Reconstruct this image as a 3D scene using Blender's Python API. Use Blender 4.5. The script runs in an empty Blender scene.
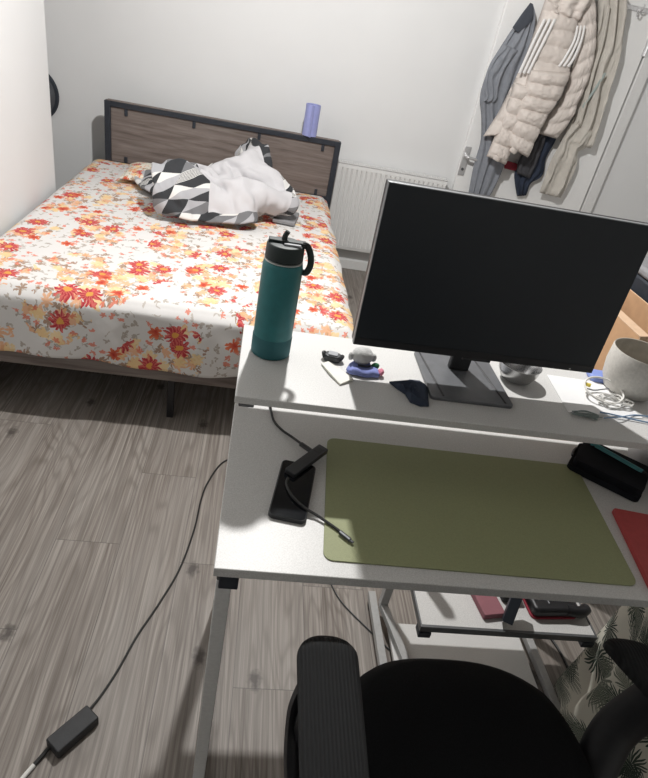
import bpy, bmesh, math, random
from mathutils import Vector, Matrix, noise
R = math.radians
C = bpy.context.scene.collection
sc = bpy.context.scene

# ------------------------------------------------------------ camera
CH = 1.49
F, PITCH, ROLL, YAW = 589.54, .556744, .208584, .167376
cp, sp, cy_, sy_ = math.cos(PITCH), math.sin(PITCH), math.cos(YAW), math.sin(YAW)
fw = Vector((sy_*cp, cy_*cp, -sp)); rt0 = Vector((cy_, -sy_, 0)); up0 = rt0.cross(fw)
cr, sr = math.cos(ROLL), math.sin(ROLL)
rt = cr*rt0 + sr*up0; up = -sr*rt0 + cr*up0
cam = bpy.data.cameras.new('camera'); co = bpy.data.objects.new('camera', cam); C.objects.link(co)
M = Matrix.Identity(4)
for i in range(3):
    M[i][0] = rt[i]; M[i][1] = up[i]; M[i][2] = -fw[i]
M[2][3] = CH
co.matrix_world = M
cam.sensor_fit = 'HORIZONTAL'; cam.sensor_width = 36; cam.lens = F/648*36; cam.clip_start = .02
sc.camera = co
def ray(x, y): return fw + (x-324)/F*rt - (y-389)/F*up
def PZ(x, y, z):
    d = ray(x, y); t = (z-CH)/d.z; return Vector((d.x*t, d.y*t, z))
def PY(x, y, Y):
    d = ray(x, y); t = Y/d.y; return Vector((d.x*t, Y, CH+d.z*t))

# ------------------------------------------------------------ materials
def nt(name):
    m = bpy.data.materials.new(name); m.use_nodes = True
    t = m.node_tree; b = t.nodes['Principled BSDF']; return m, t, b
def N(t, kind, **kw):
    n = t.nodes.new(kind)
    for k, v in kw.items():
        if k in n.inputs.keys(): n.inputs[k].default_value = v
        else: setattr(n, k, v)
    return n
def mth(t, op, a, b=None, c=None):
    n = t.nodes.new('ShaderNodeMath'); n.operation = op
    for i, v in enumerate((a, b, c)):
        if v is None: continue
        if isinstance(v, (int, float)): n.inputs[i].default_value = v
        else: t.links.new(v, n.inputs[i])
    return n.outputs[0]
def mixc(t, fac, a, b, blend='MIX'):
    n = t.nodes.new('ShaderNodeMix'); n.data_type = 'RGBA'; n.blend_type = blend
    for s, v in ((n.inputs[0], fac), (n.inputs[6], a), (n.inputs[7], b)):
        if isinstance(v, (int, float)): s.default_value = v
        elif isinstance(v, tuple): s.default_value = (*v, 1) if len(v) == 3 else v
        else: t.links.new(v, s)
    return n.outputs[2]
def ramp(t, fac, stops, interp='LINEAR'):
    n = t.nodes.new('ShaderNodeValToRGB'); n.color_ramp.interpolation = interp
    e = n.color_ramp.elements
    while len(e) < len(stops): e.new(.5)
    for k, (p, c) in enumerate(stops):
        e[k].position = p; e[k].color = (*c, 1) if isinstance(c, tuple) else (c, c, c, 1)
    t.links.new(fac, n.inputs[0]); return n.outputs[0]
def mat(name, col, rough=.5, metal=0, var=.06, vscale=40, bump=.1, bscale=200, coat=0, sheen=0, spec=.5, stretch=None):
    m, t, b = nt(name)
    tc = N(t, 'ShaderNodeTexCoord'); src = tc.outputs['Object']
    if stretch:
        mp = N(t, 'ShaderNodeMapping'); mp.inputs['Scale'].default_value = stretch; t.links.new(src, mp.inputs[0]); src = mp.outputs[0]
    n = N(t, 'ShaderNodeTexNoise', Scale=vscale, Detail=4.0); t.links.new(src, n.inputs['Vector'])
    lo = tuple(max(0, c*(1-var)) for c in col); hi = tuple(min(1, c*(1+var)) for c in col)
    t.links.new(ramp(t, n.outputs['Fac'], [(.3, lo), (.7, hi)]), b.inputs['Base Color'])
    b.inputs['Roughness'].default_value = rough; b.inputs['Metallic'].default_value = metal
    b.inputs['Coat Weight'].default_value = coat; b.inputs['Sheen Weight'].default_value = sheen
    b.inputs['Specular IOR Level'].default_value = spec
    if bump:
        n2 = N(t, 'ShaderNodeTexNoise', Scale=bscale, Detail=3.0); t.links.new(src, n2.inputs['Vector'])
        bp = N(t, 'ShaderNodeBump', Strength=bump, Distance=.002); t.links.new(n2.outputs['Fac'], bp.inputs['Height'])
        t.links.new(bp.outputs[0], b.inputs['Normal'])
    return m

def mat_laminate():
    m, t, b = nt('white_laminate')
    tc = N(t, 'ShaderNodeTexCoord')
    n = N(t, 'ShaderNodeTexNoise', Scale=420.0, Detail=3.0); t.links.new(tc.outputs['Object'], n.inputs['Vector'])
    t.links.new(ramp(t, n.outputs['Fac'], [(.33, (.55, .545, .53)), (.5, (.61, .605, .59)), (.68, (.68, .675, .66))]), b.inputs['Base Color'])
    b.inputs['Roughness'].default_value = .42
    bp = N(t, 'ShaderNodeBump', Strength=.12, Distance=.001); t.links.new(n.outputs['Fac'], bp.inputs['Height']); t.links.new(bp.outputs[0], b.inputs['Normal'])
    return m

def mat_floor():
    m, t, b = nt('grey_oak_planks')
    tc = N(t, 'ShaderNodeTexCoord'); sx = N(t, 'ShaderNodeSeparateXYZ'); t.links.new(tc.outputs['Object'], sx.inputs[0])
    X, Y = sx.outputs[0], sx.outputs[1]
    W, L = .192, 1.26
    col = mth(t, 'FLOOR', mth(t, 'DIVIDE', mth(t, 'ADD', X, .118), W))
    fx = mth(t, 'FRACT', mth(t, 'DIVIDE', mth(t, 'ADD', X, .118), W))
    off = mth(t, 'FRACT', mth(t, 'MULTIPLY', mth(t, 'SINE', mth(t, 'MULTIPLY', col, 12.9)), 43.7))
    yy = mth(t, 'ADD', mth(t, 'DIVIDE', Y, L), off)
    row = mth(t, 'FLOOR', yy); fy = mth(t, 'FRACT', yy)
    cb = N(t, 'ShaderNodeCombineXYZ'); t.links.new(col, cb.inputs[0]); t.links.new(row, cb.inputs[1])
    wn = N(t, 'ShaderNodeTexWhiteNoise', noise_dimensions='3D'); t.links.new(cb.outputs[0], wn.inputs[0])
    rnd = wn.outputs['Value']
    # grain coordinates shifted per plank
    g = N(t, 'ShaderNodeCombineXYZ')
    t.links.new(mth(t, 'MULTIPLY', X, 7.0), g.inputs[0]); t.links.new(mth(t, 'ADD', mth(t, 'MULTIPLY', Y, .75), mth(t, 'MULTIPLY', rnd, 37.0)), g.inputs[1])
    t.links.new(mth(t, 'MULTIPLY', rnd, 91.0), g.inputs[2])
    n1 = N(t, 'ShaderNodeTexNoise', Scale=1.0, Detail=2.0, Roughness=.45); t.links.new(g.outputs[0], n1.inputs['Vector'])
    rings = mth(t, 'SINE', mth(t, 'MULTIPLY', n1.outputs['Fac'], 135.0))
    rg = mth(t, 'POWER', mth(t, 'MULTIPLY_ADD', rings, .5, .5), 3.0)
    g2 = N(t, 'ShaderNodeVectorMath', operation='MULTIPLY'); t.links.new(g.outputs[0], g2.inputs[0]); g2.inputs[1].default_value = (20, 2.0, 1)
    n2 = N(t, 'ShaderNodeTexNoise', Scale=1.0, Detail=5.0, Roughness=.7); t.links.new(g2.outputs[0], n2.inputs['Vector'])
    n3 = N(t, 'ShaderNodeTexNoise', Scale=2.2, Detail=4.0); t.links.new(g.outputs[0], n3.inputs['Vector'])
    base = ramp(t, n2.outputs['Fac'], [(.32, (.105, .085, .070)), (.5, (.225, .198, .175)), (.66, (.36, .328, .295))])
    base = mixc(t, mth(t, 'MULTIPLY', rg, .50), base, (.105, .085, .070))
    base = mixc(t, ramp(t, n3.outputs['Fac'], [(.4, .0), (.75, .3)]), base, (.42, .40, .375))
    base = mixc(t, mth(t, 'MULTIPLY', rnd, .25), base, (.25, .225, .205))
    # knots
    kv = N(t, 'ShaderNodeCombineXYZ'); t.links.new(mth(t, 'MULTIPLY', X, 1.0), kv.inputs[0]); t.links.new(mth(t, 'MULTIPLY', Y, .62), kv.inputs[1])
    wob = N(t, 'ShaderNodeTexNoise', Scale=55.0, Detail=3.0); t.links.new(tc.outputs['Object'], wob.inputs['Vector'])
    v = N(t, 'ShaderNodeTexVoronoi', Scale=4.2); v.voronoi_dimensions = '2D'; t.links.new(kv.outputs[0], v.inputs['Vector'])
    kd = mth(t, 'ADD', v.outputs['Distance'], mth(t, 'MULTIPLY', mth(t, 'SUBTRACT', wob.outputs['Fac'], .5), .13))
    sel = N(t, 'ShaderNodeSeparateColor'); t.links.new(v.outputs['Color'], sel.inputs[0])
    kn = mth(t, 'MULTIPLY', ramp(t, kd, [(.03, 1.), (.09, 0.)]), mth(t, 'GREATER_THAN', sel.outputs[0], .45))
    base = mixc(t, mth(t, 'MULTIPLY', kn, .85), base, (.06, .05, .045))
    gap = mth(t, 'MAXIMUM', mth(t, 'LESS_THAN', fx, .010), mth(t, 'LESS_THAN', fy, .0018))
    base = mixc(t, mth(t, 'MULTIPLY', gap, .6), base, (.06, .055, .05))
    t.links.new(base, b.inputs['Base Color']); b.inputs['Roughness'].default_value = .5; b.inputs['Specular IOR Level'].default_value = .35
    bp = N(t, 'ShaderNodeBump', Strength=.15, Distance=.002); t.links.new(n2.outputs['Fac'], bp.inputs['Height']); t.links.new(bp.outputs[0], b.inputs['Normal'])
    return m

def mat_wood_panel():
    m, t, b = nt('taupe_oak_veneer')
    tc = N(t, 'ShaderNodeTexCoord'); mp = N(t, 'ShaderNodeMapping'); mp.inputs['Scale'].default_value = (2.2, 10, 30)
    t.links.new(tc.outputs['Object'], mp.inputs[0])
    n = N(t, 'ShaderNodeTexNoise', Scale=1.5, Detail=6.0, Roughness=.62, Distortion=.4); t.links.new(mp.outputs[0], n.inputs['Vector'])
    t.links.new(ramp(t, n.outputs['Fac'], [(.3, (.105, .082, .072)), (.5, (.175, .143, .128)), (.72, (.25, .215, .195))]), b.inputs['Base Color'])
    b.inputs['Roughness'].default_value = .6
    return m

# printed motif helper: 2D coordinate p (vector socket); returns mask socket
def petals(t, p, scale, rad, npet, depth, thr, seed, squash=1.0):
    ad = N(t, 'ShaderNodeVectorMath', operation='ADD'); t.links.new(p, ad.inputs[0]); ad.inputs[1].default_value = (seed*3.17, seed*7.31, 0)
    v = N(t, 'ShaderNodeTexVoronoi', Scale=scale, Randomness=.9); v.voronoi_dimensions = '2D'; t.links.new(ad.outputs[0], v.inputs['Vector'])
    df = N(t, 'ShaderNodeVectorMath', operation='SUBTRACT'); t.links.new(ad.outputs[0], df.inputs[0]); t.links.new(v.outputs['Position'], df.inputs[1])
    s = N(t, 'ShaderNodeSeparateXYZ'); t.links.new(df.outputs[0], s.inputs[0])
    sc_ = N(t, 'ShaderNodeSeparateColor'); t.links.new(v.outputs['Color'], sc_.inputs[0])
    rot = mth(t, 'MULTIPLY', sc_.outputs[1], 6.28)
    cs, sn = mth(t, 'COSINE', rot), mth(t, 'SINE', rot)
    x = mth(t, 'ADD', mth(t, 'MULTIPLY', s.outputs[0], cs), mth(t, 'MULTIPLY', s.outputs[1], sn))
    y = mth(t, 'SUBTRACT', mth(t, 'MULTIPLY', s.outputs[1], cs), mth(t, 'MULTIPLY', s.outputs[0], sn))
    y = mth(t, 'MULTIPLY', y, squash)
    r = mth(t, 'SQRT', mth(t, 'ADD', mth(t, 'MULTIPLY', x, x), mth(t, 'MULTIPLY', y, y)))
    a = mth(t, 'ARCTAN2', y, x)
    R_ = mth(t, 'MULTIPLY', mth(t, 'ADD', mth(t, 'MULTIPLY', mth(t, 'ABSOLUTE', mth(t, 'COSINE', mth(t, 'MULTIPLY', a, npet/2))), depth), 1-depth), rad)
    msk = mth(t, 'MULTIPLY', mth(t, 'LESS_THAN', r, R_), mth(t, 'LESS_THAN', sc_.outputs[0], thr))
    return msk, mth(t, 'DIVIDE', r, rad), sc_.outputs[2], a

def mat_floral(name, base=(.72, .705, .69), k=1.0):
    m, t, b = nt(name)
    uv = N(t, 'ShaderNodeUVMap'); p0 = uv.outputs[0]
    sc0 = N(t, 'ShaderNodeVectorMath', operation='SCALE'); t.links.new(p0, sc0.inputs[0]); sc0.inputs[3].default_value = k
    wn = N(t, 'ShaderNodeTexNoise', Scale=38.0, Detail=2.0); t.links.new(sc0.outputs[0], wn.inputs['Vector'])
    w1 = N(t, 'ShaderNodeVectorMath', operation='SUBTRACT'); t.links.new(wn.outputs['Color'], w1.inputs[0]); w1.inputs[1].default_value = (.5, .5, .5)
    w2 = N(t, 'ShaderNodeVectorMath', operation='SCALE'); t.links.new(w1.outputs[0], w2.inputs[0]); w2.inputs[3].default_value = .034
    pw = N(t, 'ShaderNodeVectorMath', operation='ADD'); t.links.new(sc0.outputs[0], pw.inputs[0]); t.links.new(w2.outputs[0], pw.inputs[1]); p = pw.outputs[0]
    # bouquets: only inside cluster discs
    cl = N(t, 'ShaderNodeTexVoronoi', Scale=4.0, Randomness=.75); cl.voronoi_dimensions = '2D'; t.links.new(p, cl.inputs['Vector'])
    cd = mth(t, 'ADD', cl.outputs['Distance'], mth(t, 'MULTIPLY', mth(t, 'SUBTRACT', wn.outputs['Fac'], .5), .25))
    inner = mth(t, 'LESS_THAN', cd, .26); mid = mth(t, 'LESS_THAN', cd, .43)
    c = base
    # fine grey-brown sprigs everywhere
    for s_, scale, rad, np_, dp, th, sq, colr, gate in (
        (1, 30, .015, 3, .9, .36, 1.6, (.40, .35, .30), None),
        (2, 24, .015, 2, .8, .28, 2.8, (.50, .45, .40), None),
        (3, 16, .026, 6, .85, .16, 1.6, (.33, .20, .12), None),
        (4, 18, .027, 5, .85, .85, 1.7, (.33, .18, .10), mid),
        (5, 19, .027, 7, .6, .6, 1.0, (.80, .42, .22), mid),
        (6, 16, .032, 8, .5, .55, 1.2, (.84, .62, .32), mid),
        (7, 31, .012, 5, .6, .22, 1.0, (.72, .20, .12), None)):
        mk, rr, rn, a = petals(t, p, scale, rad, np_, dp, th, s_, sq)
        if gate is not None: mk = mth(t, 'MULTIPLY', mk, gate)
        c = mixc(t, mth(t, 'MULTIPLY', mk, .85), c, colr)
    # big red blooms
    mk, rr, rn, a = petals(t, p, 10.0, .045, 11, .45, .34, 9)
    mk = mth(t, 'MULTIPLY', mk, mth(t, 'LESS_THAN', cd, .46))
    st = mth(t, 'MULTIPLY_ADD', mth(t, 'SINE', mth(t, 'MULTIPLY', a, 14)), .5, .5)
    red = mixc(t, st, (.44, .035, .05), (.66, .15, .13))
    red = mixc(t, mth(t, 'LESS_THAN', rr, .26), red, (.70, .34, .08))
    c = mixc(t, mk, c, red)
    mk, rr, rn, a = petals(t, p, 14.0, .028, 7, .5, .10, 11)
    c = mixc(t, mk, c, mixc(t, rr, (.45, .03, .03), (.78, .22, .10)))
    t.links.new(c, b.inputs['Base Color']); b.inputs['Roughness'].default_value = .8; b.inputs['Specular IOR Level'].default_value = .25
    n2 = N(t, 'ShaderNodeTexNoise', Scale=14.0, Detail=3.0); t.links.new(sc0.outputs[0], n2.inputs['Vector'])
    bp = N(t, 'ShaderNodeBump', Strength=.25, Distance=.01); t.links.new(n2.outputs['Fac'], bp.inputs['Height']); t.links.new(bp.outputs[0], b.inputs['Normal'])
    return m

def mat_geo():
    m, t, b = nt('geometric_triangle_print')
    uv = N(t, 'ShaderNodeUVMap'); mp = N(t, 'ShaderNodeMapping'); mp.inputs['Rotation'].default_value = (0, 0, .4); mp.inputs['Scale'].default_value = (8, 8, 1)
    t.links.new(uv.outputs[0], mp.inputs[0]); s = N(t, 'ShaderNodeSeparateXYZ'); t.links.new(mp.outputs[0], s.inputs[0])
    x = mth(t, 'ADD', s.outputs[0], mth(t, 'MULTIPLY', s.outputs[1], .5)); y = s.outputs[1]
    fx, fy = mth(t, 'FRACT', x), mth(t, 'FRACT', y)
    tri = mth(t, 'GREATER_THAN', mth(t, 'ADD', fx, fy), 1.0)
    cb = N(t, 'ShaderNodeCombineXYZ'); t.links.new(mth(t, 'FLOOR', x), cb.inputs[0]); t.links.new(mth(t, 'FLOOR', y), cb.inputs[1]); t.links.new(tri, cb.inputs[2])
    wn = N(t, 'ShaderNodeTexWhiteNoise'); t.links.new(cb.outputs[0], wn.inputs[0])
    c = ramp(t, wn.outputs['Value'], [(0, (.03, .032, .036)), (.30, (.17, .172, .18)), (.50, (.42, .42, .44)), (.68, (.72, .71, .69)), (.86, (.8, .79, .77))], 'CONSTANT')
    strp = mth(t, 'GREATER_THAN', mth(t, 'FRACT', mth(t, 'MULTIPLY', mth(t, 'ADD', fx, fy), 8.0)), .5)
    isst = mth(t, 'MULTIPLY', mth(t, 'GREATER_THAN', wn.outputs['Value'], .86), strp)
    c = mixc(t, isst, c, (.03, .032, .036))
    t.links.new(c, b.inputs['Base Color']); b.inputs['Roughness'].default_value = .85
    return m

def mat_leaf():
    m, t, b = nt('palm_leaf_print')
    tc = N(t, 'ShaderNodeTexCoord'); wn = N(t, 'ShaderNodeTexNoise', Scale=9.0, Detail=2.0); t.links.new(tc.outputs['UV'], wn.inputs['Vector'])
    w1 = N(t, 'ShaderNodeVectorMath', operation='SUBTRACT'); t.links.new(wn.outputs['Color'], w1.inputs[0]); w1.inputs[1].default_value = (.5, .5, .5)
    w2 = N(t, 'ShaderNodeVectorMath', operation='SCALE'); t.links.new(w1.outputs[0], w2.inputs[0]); w2.inputs[3].default_value = .05
    pw = N(t, 'ShaderNodeVectorMath', operation='ADD'); t.links.new(tc.outputs['UV'], pw.inputs[0]); t.links.new(w2.outputs[0], pw.inputs[1]); p = pw.outputs[0]
    c = (.60, .58, .50)
    for s_, scale, rad, npet, dp, th, sq, col in ((1, 6.5, .105, 26, .55, 1.0, 2.4, (.035, .055, .04)), (4, 8, .075, 22, .6, .8, 2.0, (.14, .155, .12)), (7, 7, .085, 30, .6, .8, 2.8, (.025, .04, .03))):
        mk, rr, rn, a = petals(t, p, scale, rad, npet, dp, th, s_, sq)
        vein = mth(t, 'GREATER_THAN', mth(t, 'ABSOLUTE', mth(t, 'SINE', mth(t, 'MULTIPLY', a, 13))), .28)
        c = mixc(t, mth(t, 'MULTIPLY', mk, vein), c, col)
    t.links.new(c, b.inputs['Base Color']); b.inputs['Roughness'].default_value = .85
    return m

def mat_ribbed(name, col, axis=0, freq=320, rough=.7):
    m, t, b = nt(name)
    tc = N(t, 'ShaderNodeTexCoord'); s = N(t, 'ShaderNodeSeparateXYZ'); t.links.new(tc.outputs['Object'], s.inputs[0])
    w = mth(t, 'MULTIPLY_ADD', mth(t, 'SINE', mth(t, 'MULTIPLY', s.outputs[axis], freq*6.28)), .5, .5)
    t.links.new(mixc(t, w, tuple(c*.5 for c in col), tuple(min(1, c*1.6) for c in col)), b.inputs['Base Color'])
    b.inputs['Roughness'].default_value = rough
    bp = N(t, 'ShaderNodeBump', Strength=.6, Distance=.002); t.links.new(w, bp.inputs['Height']); t.links.new(bp.outputs[0], b.inputs['Normal'])
    return m

MT = dict(
    wall=mat('white_wall_paint', (.75, .755, .755), .85, var=.015, vscale=3, bump=.05, bscale=60),
    ceil=mat('ceiling_paint', (.72, .72, .71), .9, var=.01, bump=.03),
    walld=mat('plain_wall_paint', (.70, .70, .69), .85, var=.03, vscale=3, bump=.05, bscale=60),
    trim=mat('white_gloss_trim', (.75, .75, .74), .45, var=.02, bump=.02),
    door=mat('white_door_paint', (.86, .86, .85), .5, var=.015, vscale=4, bump=.02),
    floor=mat_floor(), lam=mat_laminate(), panel=mat_wood_panel(),
    lamedge=mat('white_edge_band', (.52, .515, .505), .5, var=.04),
    metal_w=mat('pale_powder_coat', (.66, .66, .65), .4, 0, var=.06, vscale=120, bump=.12, bscale=500),
    metal_m=mat('mid_grey_powder_coat', (.36, .36, .355), .4, 0, var=.06, vscale=120),
    metal_g=mat('grey_steel', (.14, .145, .15), .45, .5, var=.08),
    metal_d=mat('dark_blue_grey_steel', (.028, .034, .045), .5, .2, var=.1),
    chrome=mat('chrome', (.75, .75, .76), .35, .75, var=.03, bump=.02),
    steel=mat('brushed_steel', (.46, .46, .46), .25, 1, var=.1, vscale=30, bump=.05),
    black=mat('black_plastic', (.012, .012, .014), .45, var=.2),
    blackm=mat('black_matte_plastic', (.018, .019, .021), .6, var=.2),
    screen=mat('dark_screen', (.012, .016, .021), .38, var=.05, bump=0, spec=.45),
    bezel=mat('silver_grey_bezel', (.25, .26, .27), .4, .3),
    standg=mat('dark_grey_stand', (.15, .155, .165), .4, .3, var=.1),
    teal=mat('teal_powder_coat', (.022, .165, .175), .42, .1, var=.08, vscale=60, bump=.1, bscale=600),
    tealb=mat('dark_teal_silicone', (.018, .115, .13), .65, var=.06),
    lid=mat('dark_green_black_lid', (.012, .022, .022), .5, var=.1),
    ring=mat('bare_steel_ring', (.6, .62, .6), .3, .8),
    matg=mat('olive_green_leatherette', (.285, .305, .16), .6, var=.05, vscale=300, bump=.25, bscale=700),
    chair=mat('black_mesh_fabric', (.006, .0065, .0075), .85, var=.3, vscale=400, bump=.2, spec=.2),
    arm=mat_ribbed('ribbed_charcoal_armrest', (.0045, .005, .0056), 0, 170, .9),
    glass=mat('phone_glass', (.006, .007, .009), .08, var=.05, bump=0),
    hub=mat('dark_grey_aluminium', (.06, .062, .066), .4, .6),
    cable=mat('black_cable', (.012, .012, .012), .5),
    wcable=mat('white_cable', (.72, .71, .68), .5),
    bcable=mat('pale_blue_cable', (.20, .32, .50), .5),
    red=mat('red_cover', (.42, .055, .055), .6, var=.06, vscale=80, bump=.2),
    cloth_b=mat('black_cloth', (.008, .0085, .011), .9, var=.3, sheen=.0, spec=.2),
    tealp=mat('teal_plastic', (.07, .26, .28), .3, var=.15),
    stone=mat('speckled_stoneware', (.56, .54, .50), .6, var=.09, vscale=160, bump=.15),
    stonei=mat('stoneware_inside', (.40, .37, .32), .6, var=.15, vscale=50),
    paper=mat('white_paper', (.80, .80, .80), .8, var=.02, bump=.05),
    card=mat('brown_cardboard', (.50, .30, .165), .85, var=.08, vscale=25, bump=.1),
    cardl=mat('light_cardboard_flap', (.60, .42, .28), .85, var=.06),
    blue=mat('periwinkle_plastic', (.22, .29, .62), .6, var=.06),
    lav=mat('lavender_foam', (.33, .36, .66), .6, var=.05),
    plush=mat('grey_plush', (.50, .50, .49), .95, var=.12, vscale=90, bump=.6, bscale=400, sheen=.3),
    plushb=mat('blue_felt', (.22, .26, .55), .9, var=.12, vscale=60, bump=.4),
    green=mat('green_felt', (.03, .16, .07), .9), dpink=mat('dull_pink_card', (.26, .10, .12), .7), pink=mat('pink_felt', (.62, .22, .30), .9),
    lining=mat('light_grey_cotton', (.58, .57, .585), .9, var=.04, vscale=8, bump=.05, bscale=300),
    geo=mat_geo(), floral=mat_floral('floral_sheet_print'), floralp=mat_floral('floral_pillow_print', (.76, .72, .62), 1.6), leaf=mat_leaf(),
    puffer=mat('pale_beige_nylon', (.66, .60, .555), .55, var=.03, bump=.15, bscale=60),
    stripe=mat('white_stripe', (.78, .77, .76), .6, var=.01),
    shirt=mat('slate_grey_cotton', (.235, .25, .28), .9, var=.08, vscale=30, bump=.2),
    shirtd=mat('dark_slate_yoke', (.06, .068, .085), .9),
    cardi=mat('oatmeal_wool', (.56, .53, .48), .92, var=.06, vscale=30, bump=.3),
    cardg=mat('pale_green_stripe', (.36, .42, .40), .9),
    navy=mat('navy_cloth', (.025, .035, .06), .9, var=.15), char=mat('charcoal_cloth', (.055, .055, .062), .9, var=.12),
    darkred=mat('dark_red_trim', (.30, .03, .05), .8), rad=mat('radiator_enamel', (.74, .74, .73), .35, var=.01, bump=0),
    mattress=mat('mattress_ticking', (.6, .6, .6), .9), disc=mat('dark_grey_disc', (.10, .105, .115), .45, .2, var=.25, vscale=14, bump=.1),
    cream=mat('cream_packet', (.74, .73, .66), .6, var=.04), greyp=mat('mid_grey_plastic', (.30, .31, .33), .5),
    greyc=mat('soft_grey_case', (.24, .24, .25), .7), lamp_w=mat('lamp_white', (.8, .8, .8), .5), gthread=mat('grey_green_thread', (.22, .26, .25), .9),
    yel=mat('yellow_tape', (.75, .60, .10), .6), dgap=mat('gap_dark', (.12, .12, .12), .8),
)

# ------------------------------------------------------------ object helpers
def tag(o, label=None, cat=None, group=None, kind=None):
    if label: o['label'] = label
    if cat: o['category'] = cat
    if group: o['group'] = group
    if kind: o['kind'] = kind
    return o
def thing(name, label, cat, loc=(0, 0, 0), rz=0, group=None):
    o = bpy.data.objects.new(name, None); C.objects.link(o); o.location = loc; o.rotation_euler = (0, 0, rz); o.empty_display_size = .05
    return tag(o, label, cat, group)
def finish(name, bm, m, parent=None, smooth=True, bevel=0, sub=0, solid=0, angle=40, bseg=2):
    bmesh.ops.recalc_face_normals(bm, faces=bm.faces[:])
    me = bpy.data.meshes.new(name); bm.to_mesh(me); bm.free()
    for mm in (m if isinstance(m, (list, tuple)) else [m]): me.materials.append(MT[mm] if isinstance(mm, str) else mm)
    o = bpy.data.objects.new(name, me); C.objects.link(o)
    if parent: o.parent = parent
    if solid: md = o.modifiers.new('s', 'SOLIDIFY'); md.thickness = solid; md.offset = 0
    if bevel: md = o.modifiers.new('b', 'BEVEL'); md.width = bevel; md.segments = bseg; md.limit_method = 'ANGLE'
    if sub: md = o.modifiers.new('u', 'SUBSURF'); md.levels = md.render_levels = sub
    if smooth:
        for p in me.polygons: p.use_smooth = True
        if not sub and not solid:
            for e in me.edges: pass
            me.set_sharp_from_angle(angle=R(angle))
    return o
def bx(bm, x0, x1, y0, y1, z0, z1, mi=0, mx=None):
    vs = [bm.verts.new((x, y, z)) for z in (z0, z1) for y in (y0, y1) for x in (x0, x1)]
    if mx is not None:
        for v in vs: v.co = mx @ v.co
    for f in ((0, 1, 3, 2), (4, 5, 7, 6), (0, 1, 5, 4), (2, 3, 7, 6), (0, 2, 6, 4), (1, 3, 7, 5)):
        fc = bm.faces.new([vs[i] for i in f]); fc.material_index = mi
    return vs
def box(name, b, m, parent=None, bevel=.002, **k):
    bm = bmesh.new(); bx(bm, *b); return finish(name, bm, m, parent, bevel=bevel, **k)
def smoothpath(pts, n=8):
    P = [Vector(p) for p in pts]
    if len(P) < 3: return P
    out = []
    for i in range(len(P)-1):
        a, b, c, d = P[max(i-1, 0)], P[i], P[i+1], P[min(i+2, len(P)-1)]
        for k in range(n):
            s = k/n
            out.append(.5*((2*b)+(c-a)*s+(2*a-5*b+4*c-d)*s*s+(3*b-a-3*c+d)*s**3))
    out.append(P[-1]); return out
def tube(bm, pts, r, seg=8, sm=8, cap=True, mi=0, flat=1.0):
    P = smoothpath(pts, sm) if sm else [Vector(p) for p in pts]
    rr = r if callable(r) else (lambda s: r)
    rings = []; n0 = None
    for i, p in enumerate(P):
        d = (P[min(i+1, len(P)-1)]-P[max(i-1, 0)]).normalized()
        if n0 is None:
            n0 = d.orthogonal().normalized() if abs(d.z) > .9 else Vector((0, 0, 1)).cross(d).normalized()
        n0 = (n0-d*n0.dot(d)).normalized(); b = d.cross(n0); rad = rr(i/(len(P)-1))
        rings.append([bm.verts.new(p+n0*math.cos(a)*rad+b*math.sin(a)*rad*flat) for a in [2*math.pi*k/seg for k in range(seg)]])
    for i in range(len(rings)-1):
        for k in range(seg):
            f = bm.faces.new((rings[i][k], rings[i][(k+1) % seg], rings[i+1][(k+1) % seg], rings[i+1][k])); f.material_index = mi
    if cap:
        bm.faces.new(rings[0][::-1]).material_index = mi; bm.faces.new(rings[-1]).material_index = mi
def lathe(bm, prof, seg=40, c=(0, 0, 0), capb=True, capt=True, mi=0, sx=1, sy=1):
    rings = [[bm.verts.new((c[0]+r*math.cos(2*math.pi*k/seg)*sx, c[1]+r*math.sin(2*math.pi*k/seg)*sy, c[2]+z)) for k in range(seg)] for r, z in prof]
    for i in range(len(rings)-1):
        for k in range(seg):
            bm.faces.new((rings[i][k], rings[i][(k+1) % seg], rings[i+1][(k+1) % seg], rings[i+1][k])).material_index = mi
    if capb: bm.faces.new(rings[0][::-1]).material_index = mi
    if capt: bm.faces.new(rings[-1]).material_index = mi
def rrect(w, h, r, n=6):
    o = []
    for cx, cy, a0 in ((w/2-r, h/2-r, 0), (-w/2+r, h/2-r, 90), (-w/2+r, -h/2+r, 180), (w/2-r, -h/2+r, 270)):
        for k in range(n+1):
            a = R(a0+90*k/n); o.append((cx+r*math.cos(a), cy+r*math.sin(a)))
    return o
def slab(bm, outline, z0, z1, mi=0):
    a = [bm.verts.new((x, y, z0)) for x, y in outline]; b = [bm.verts.new((x, y, z1)) for x, y in outline]; n = len(a)
    bm.faces.new(a[::-1]).material_index = mi; bm.faces.new(b).material_index = mi
    for i in range(n): bm.faces.new((a[i], a[(i+1) % n], b[(i+1) % n], b[i])).material_index = mi
def fbm(x, y, z=0, o=3):
    s, a = 0, 1
    for _ in range(o): s += a*noise.noise(Vector((x, y, z))); x *= 2.1; y *= 2.1; z += 3.7; a *= .5
    return s
DX, DYY, DROT, DSX, DSY, DSZ = -.19, 3.05, -.85, .92, .82, .80
def DMAT(u, v):
    return 0 if (v < .34 or u < .10 or u > .92 or v > .93) else 1
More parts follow.
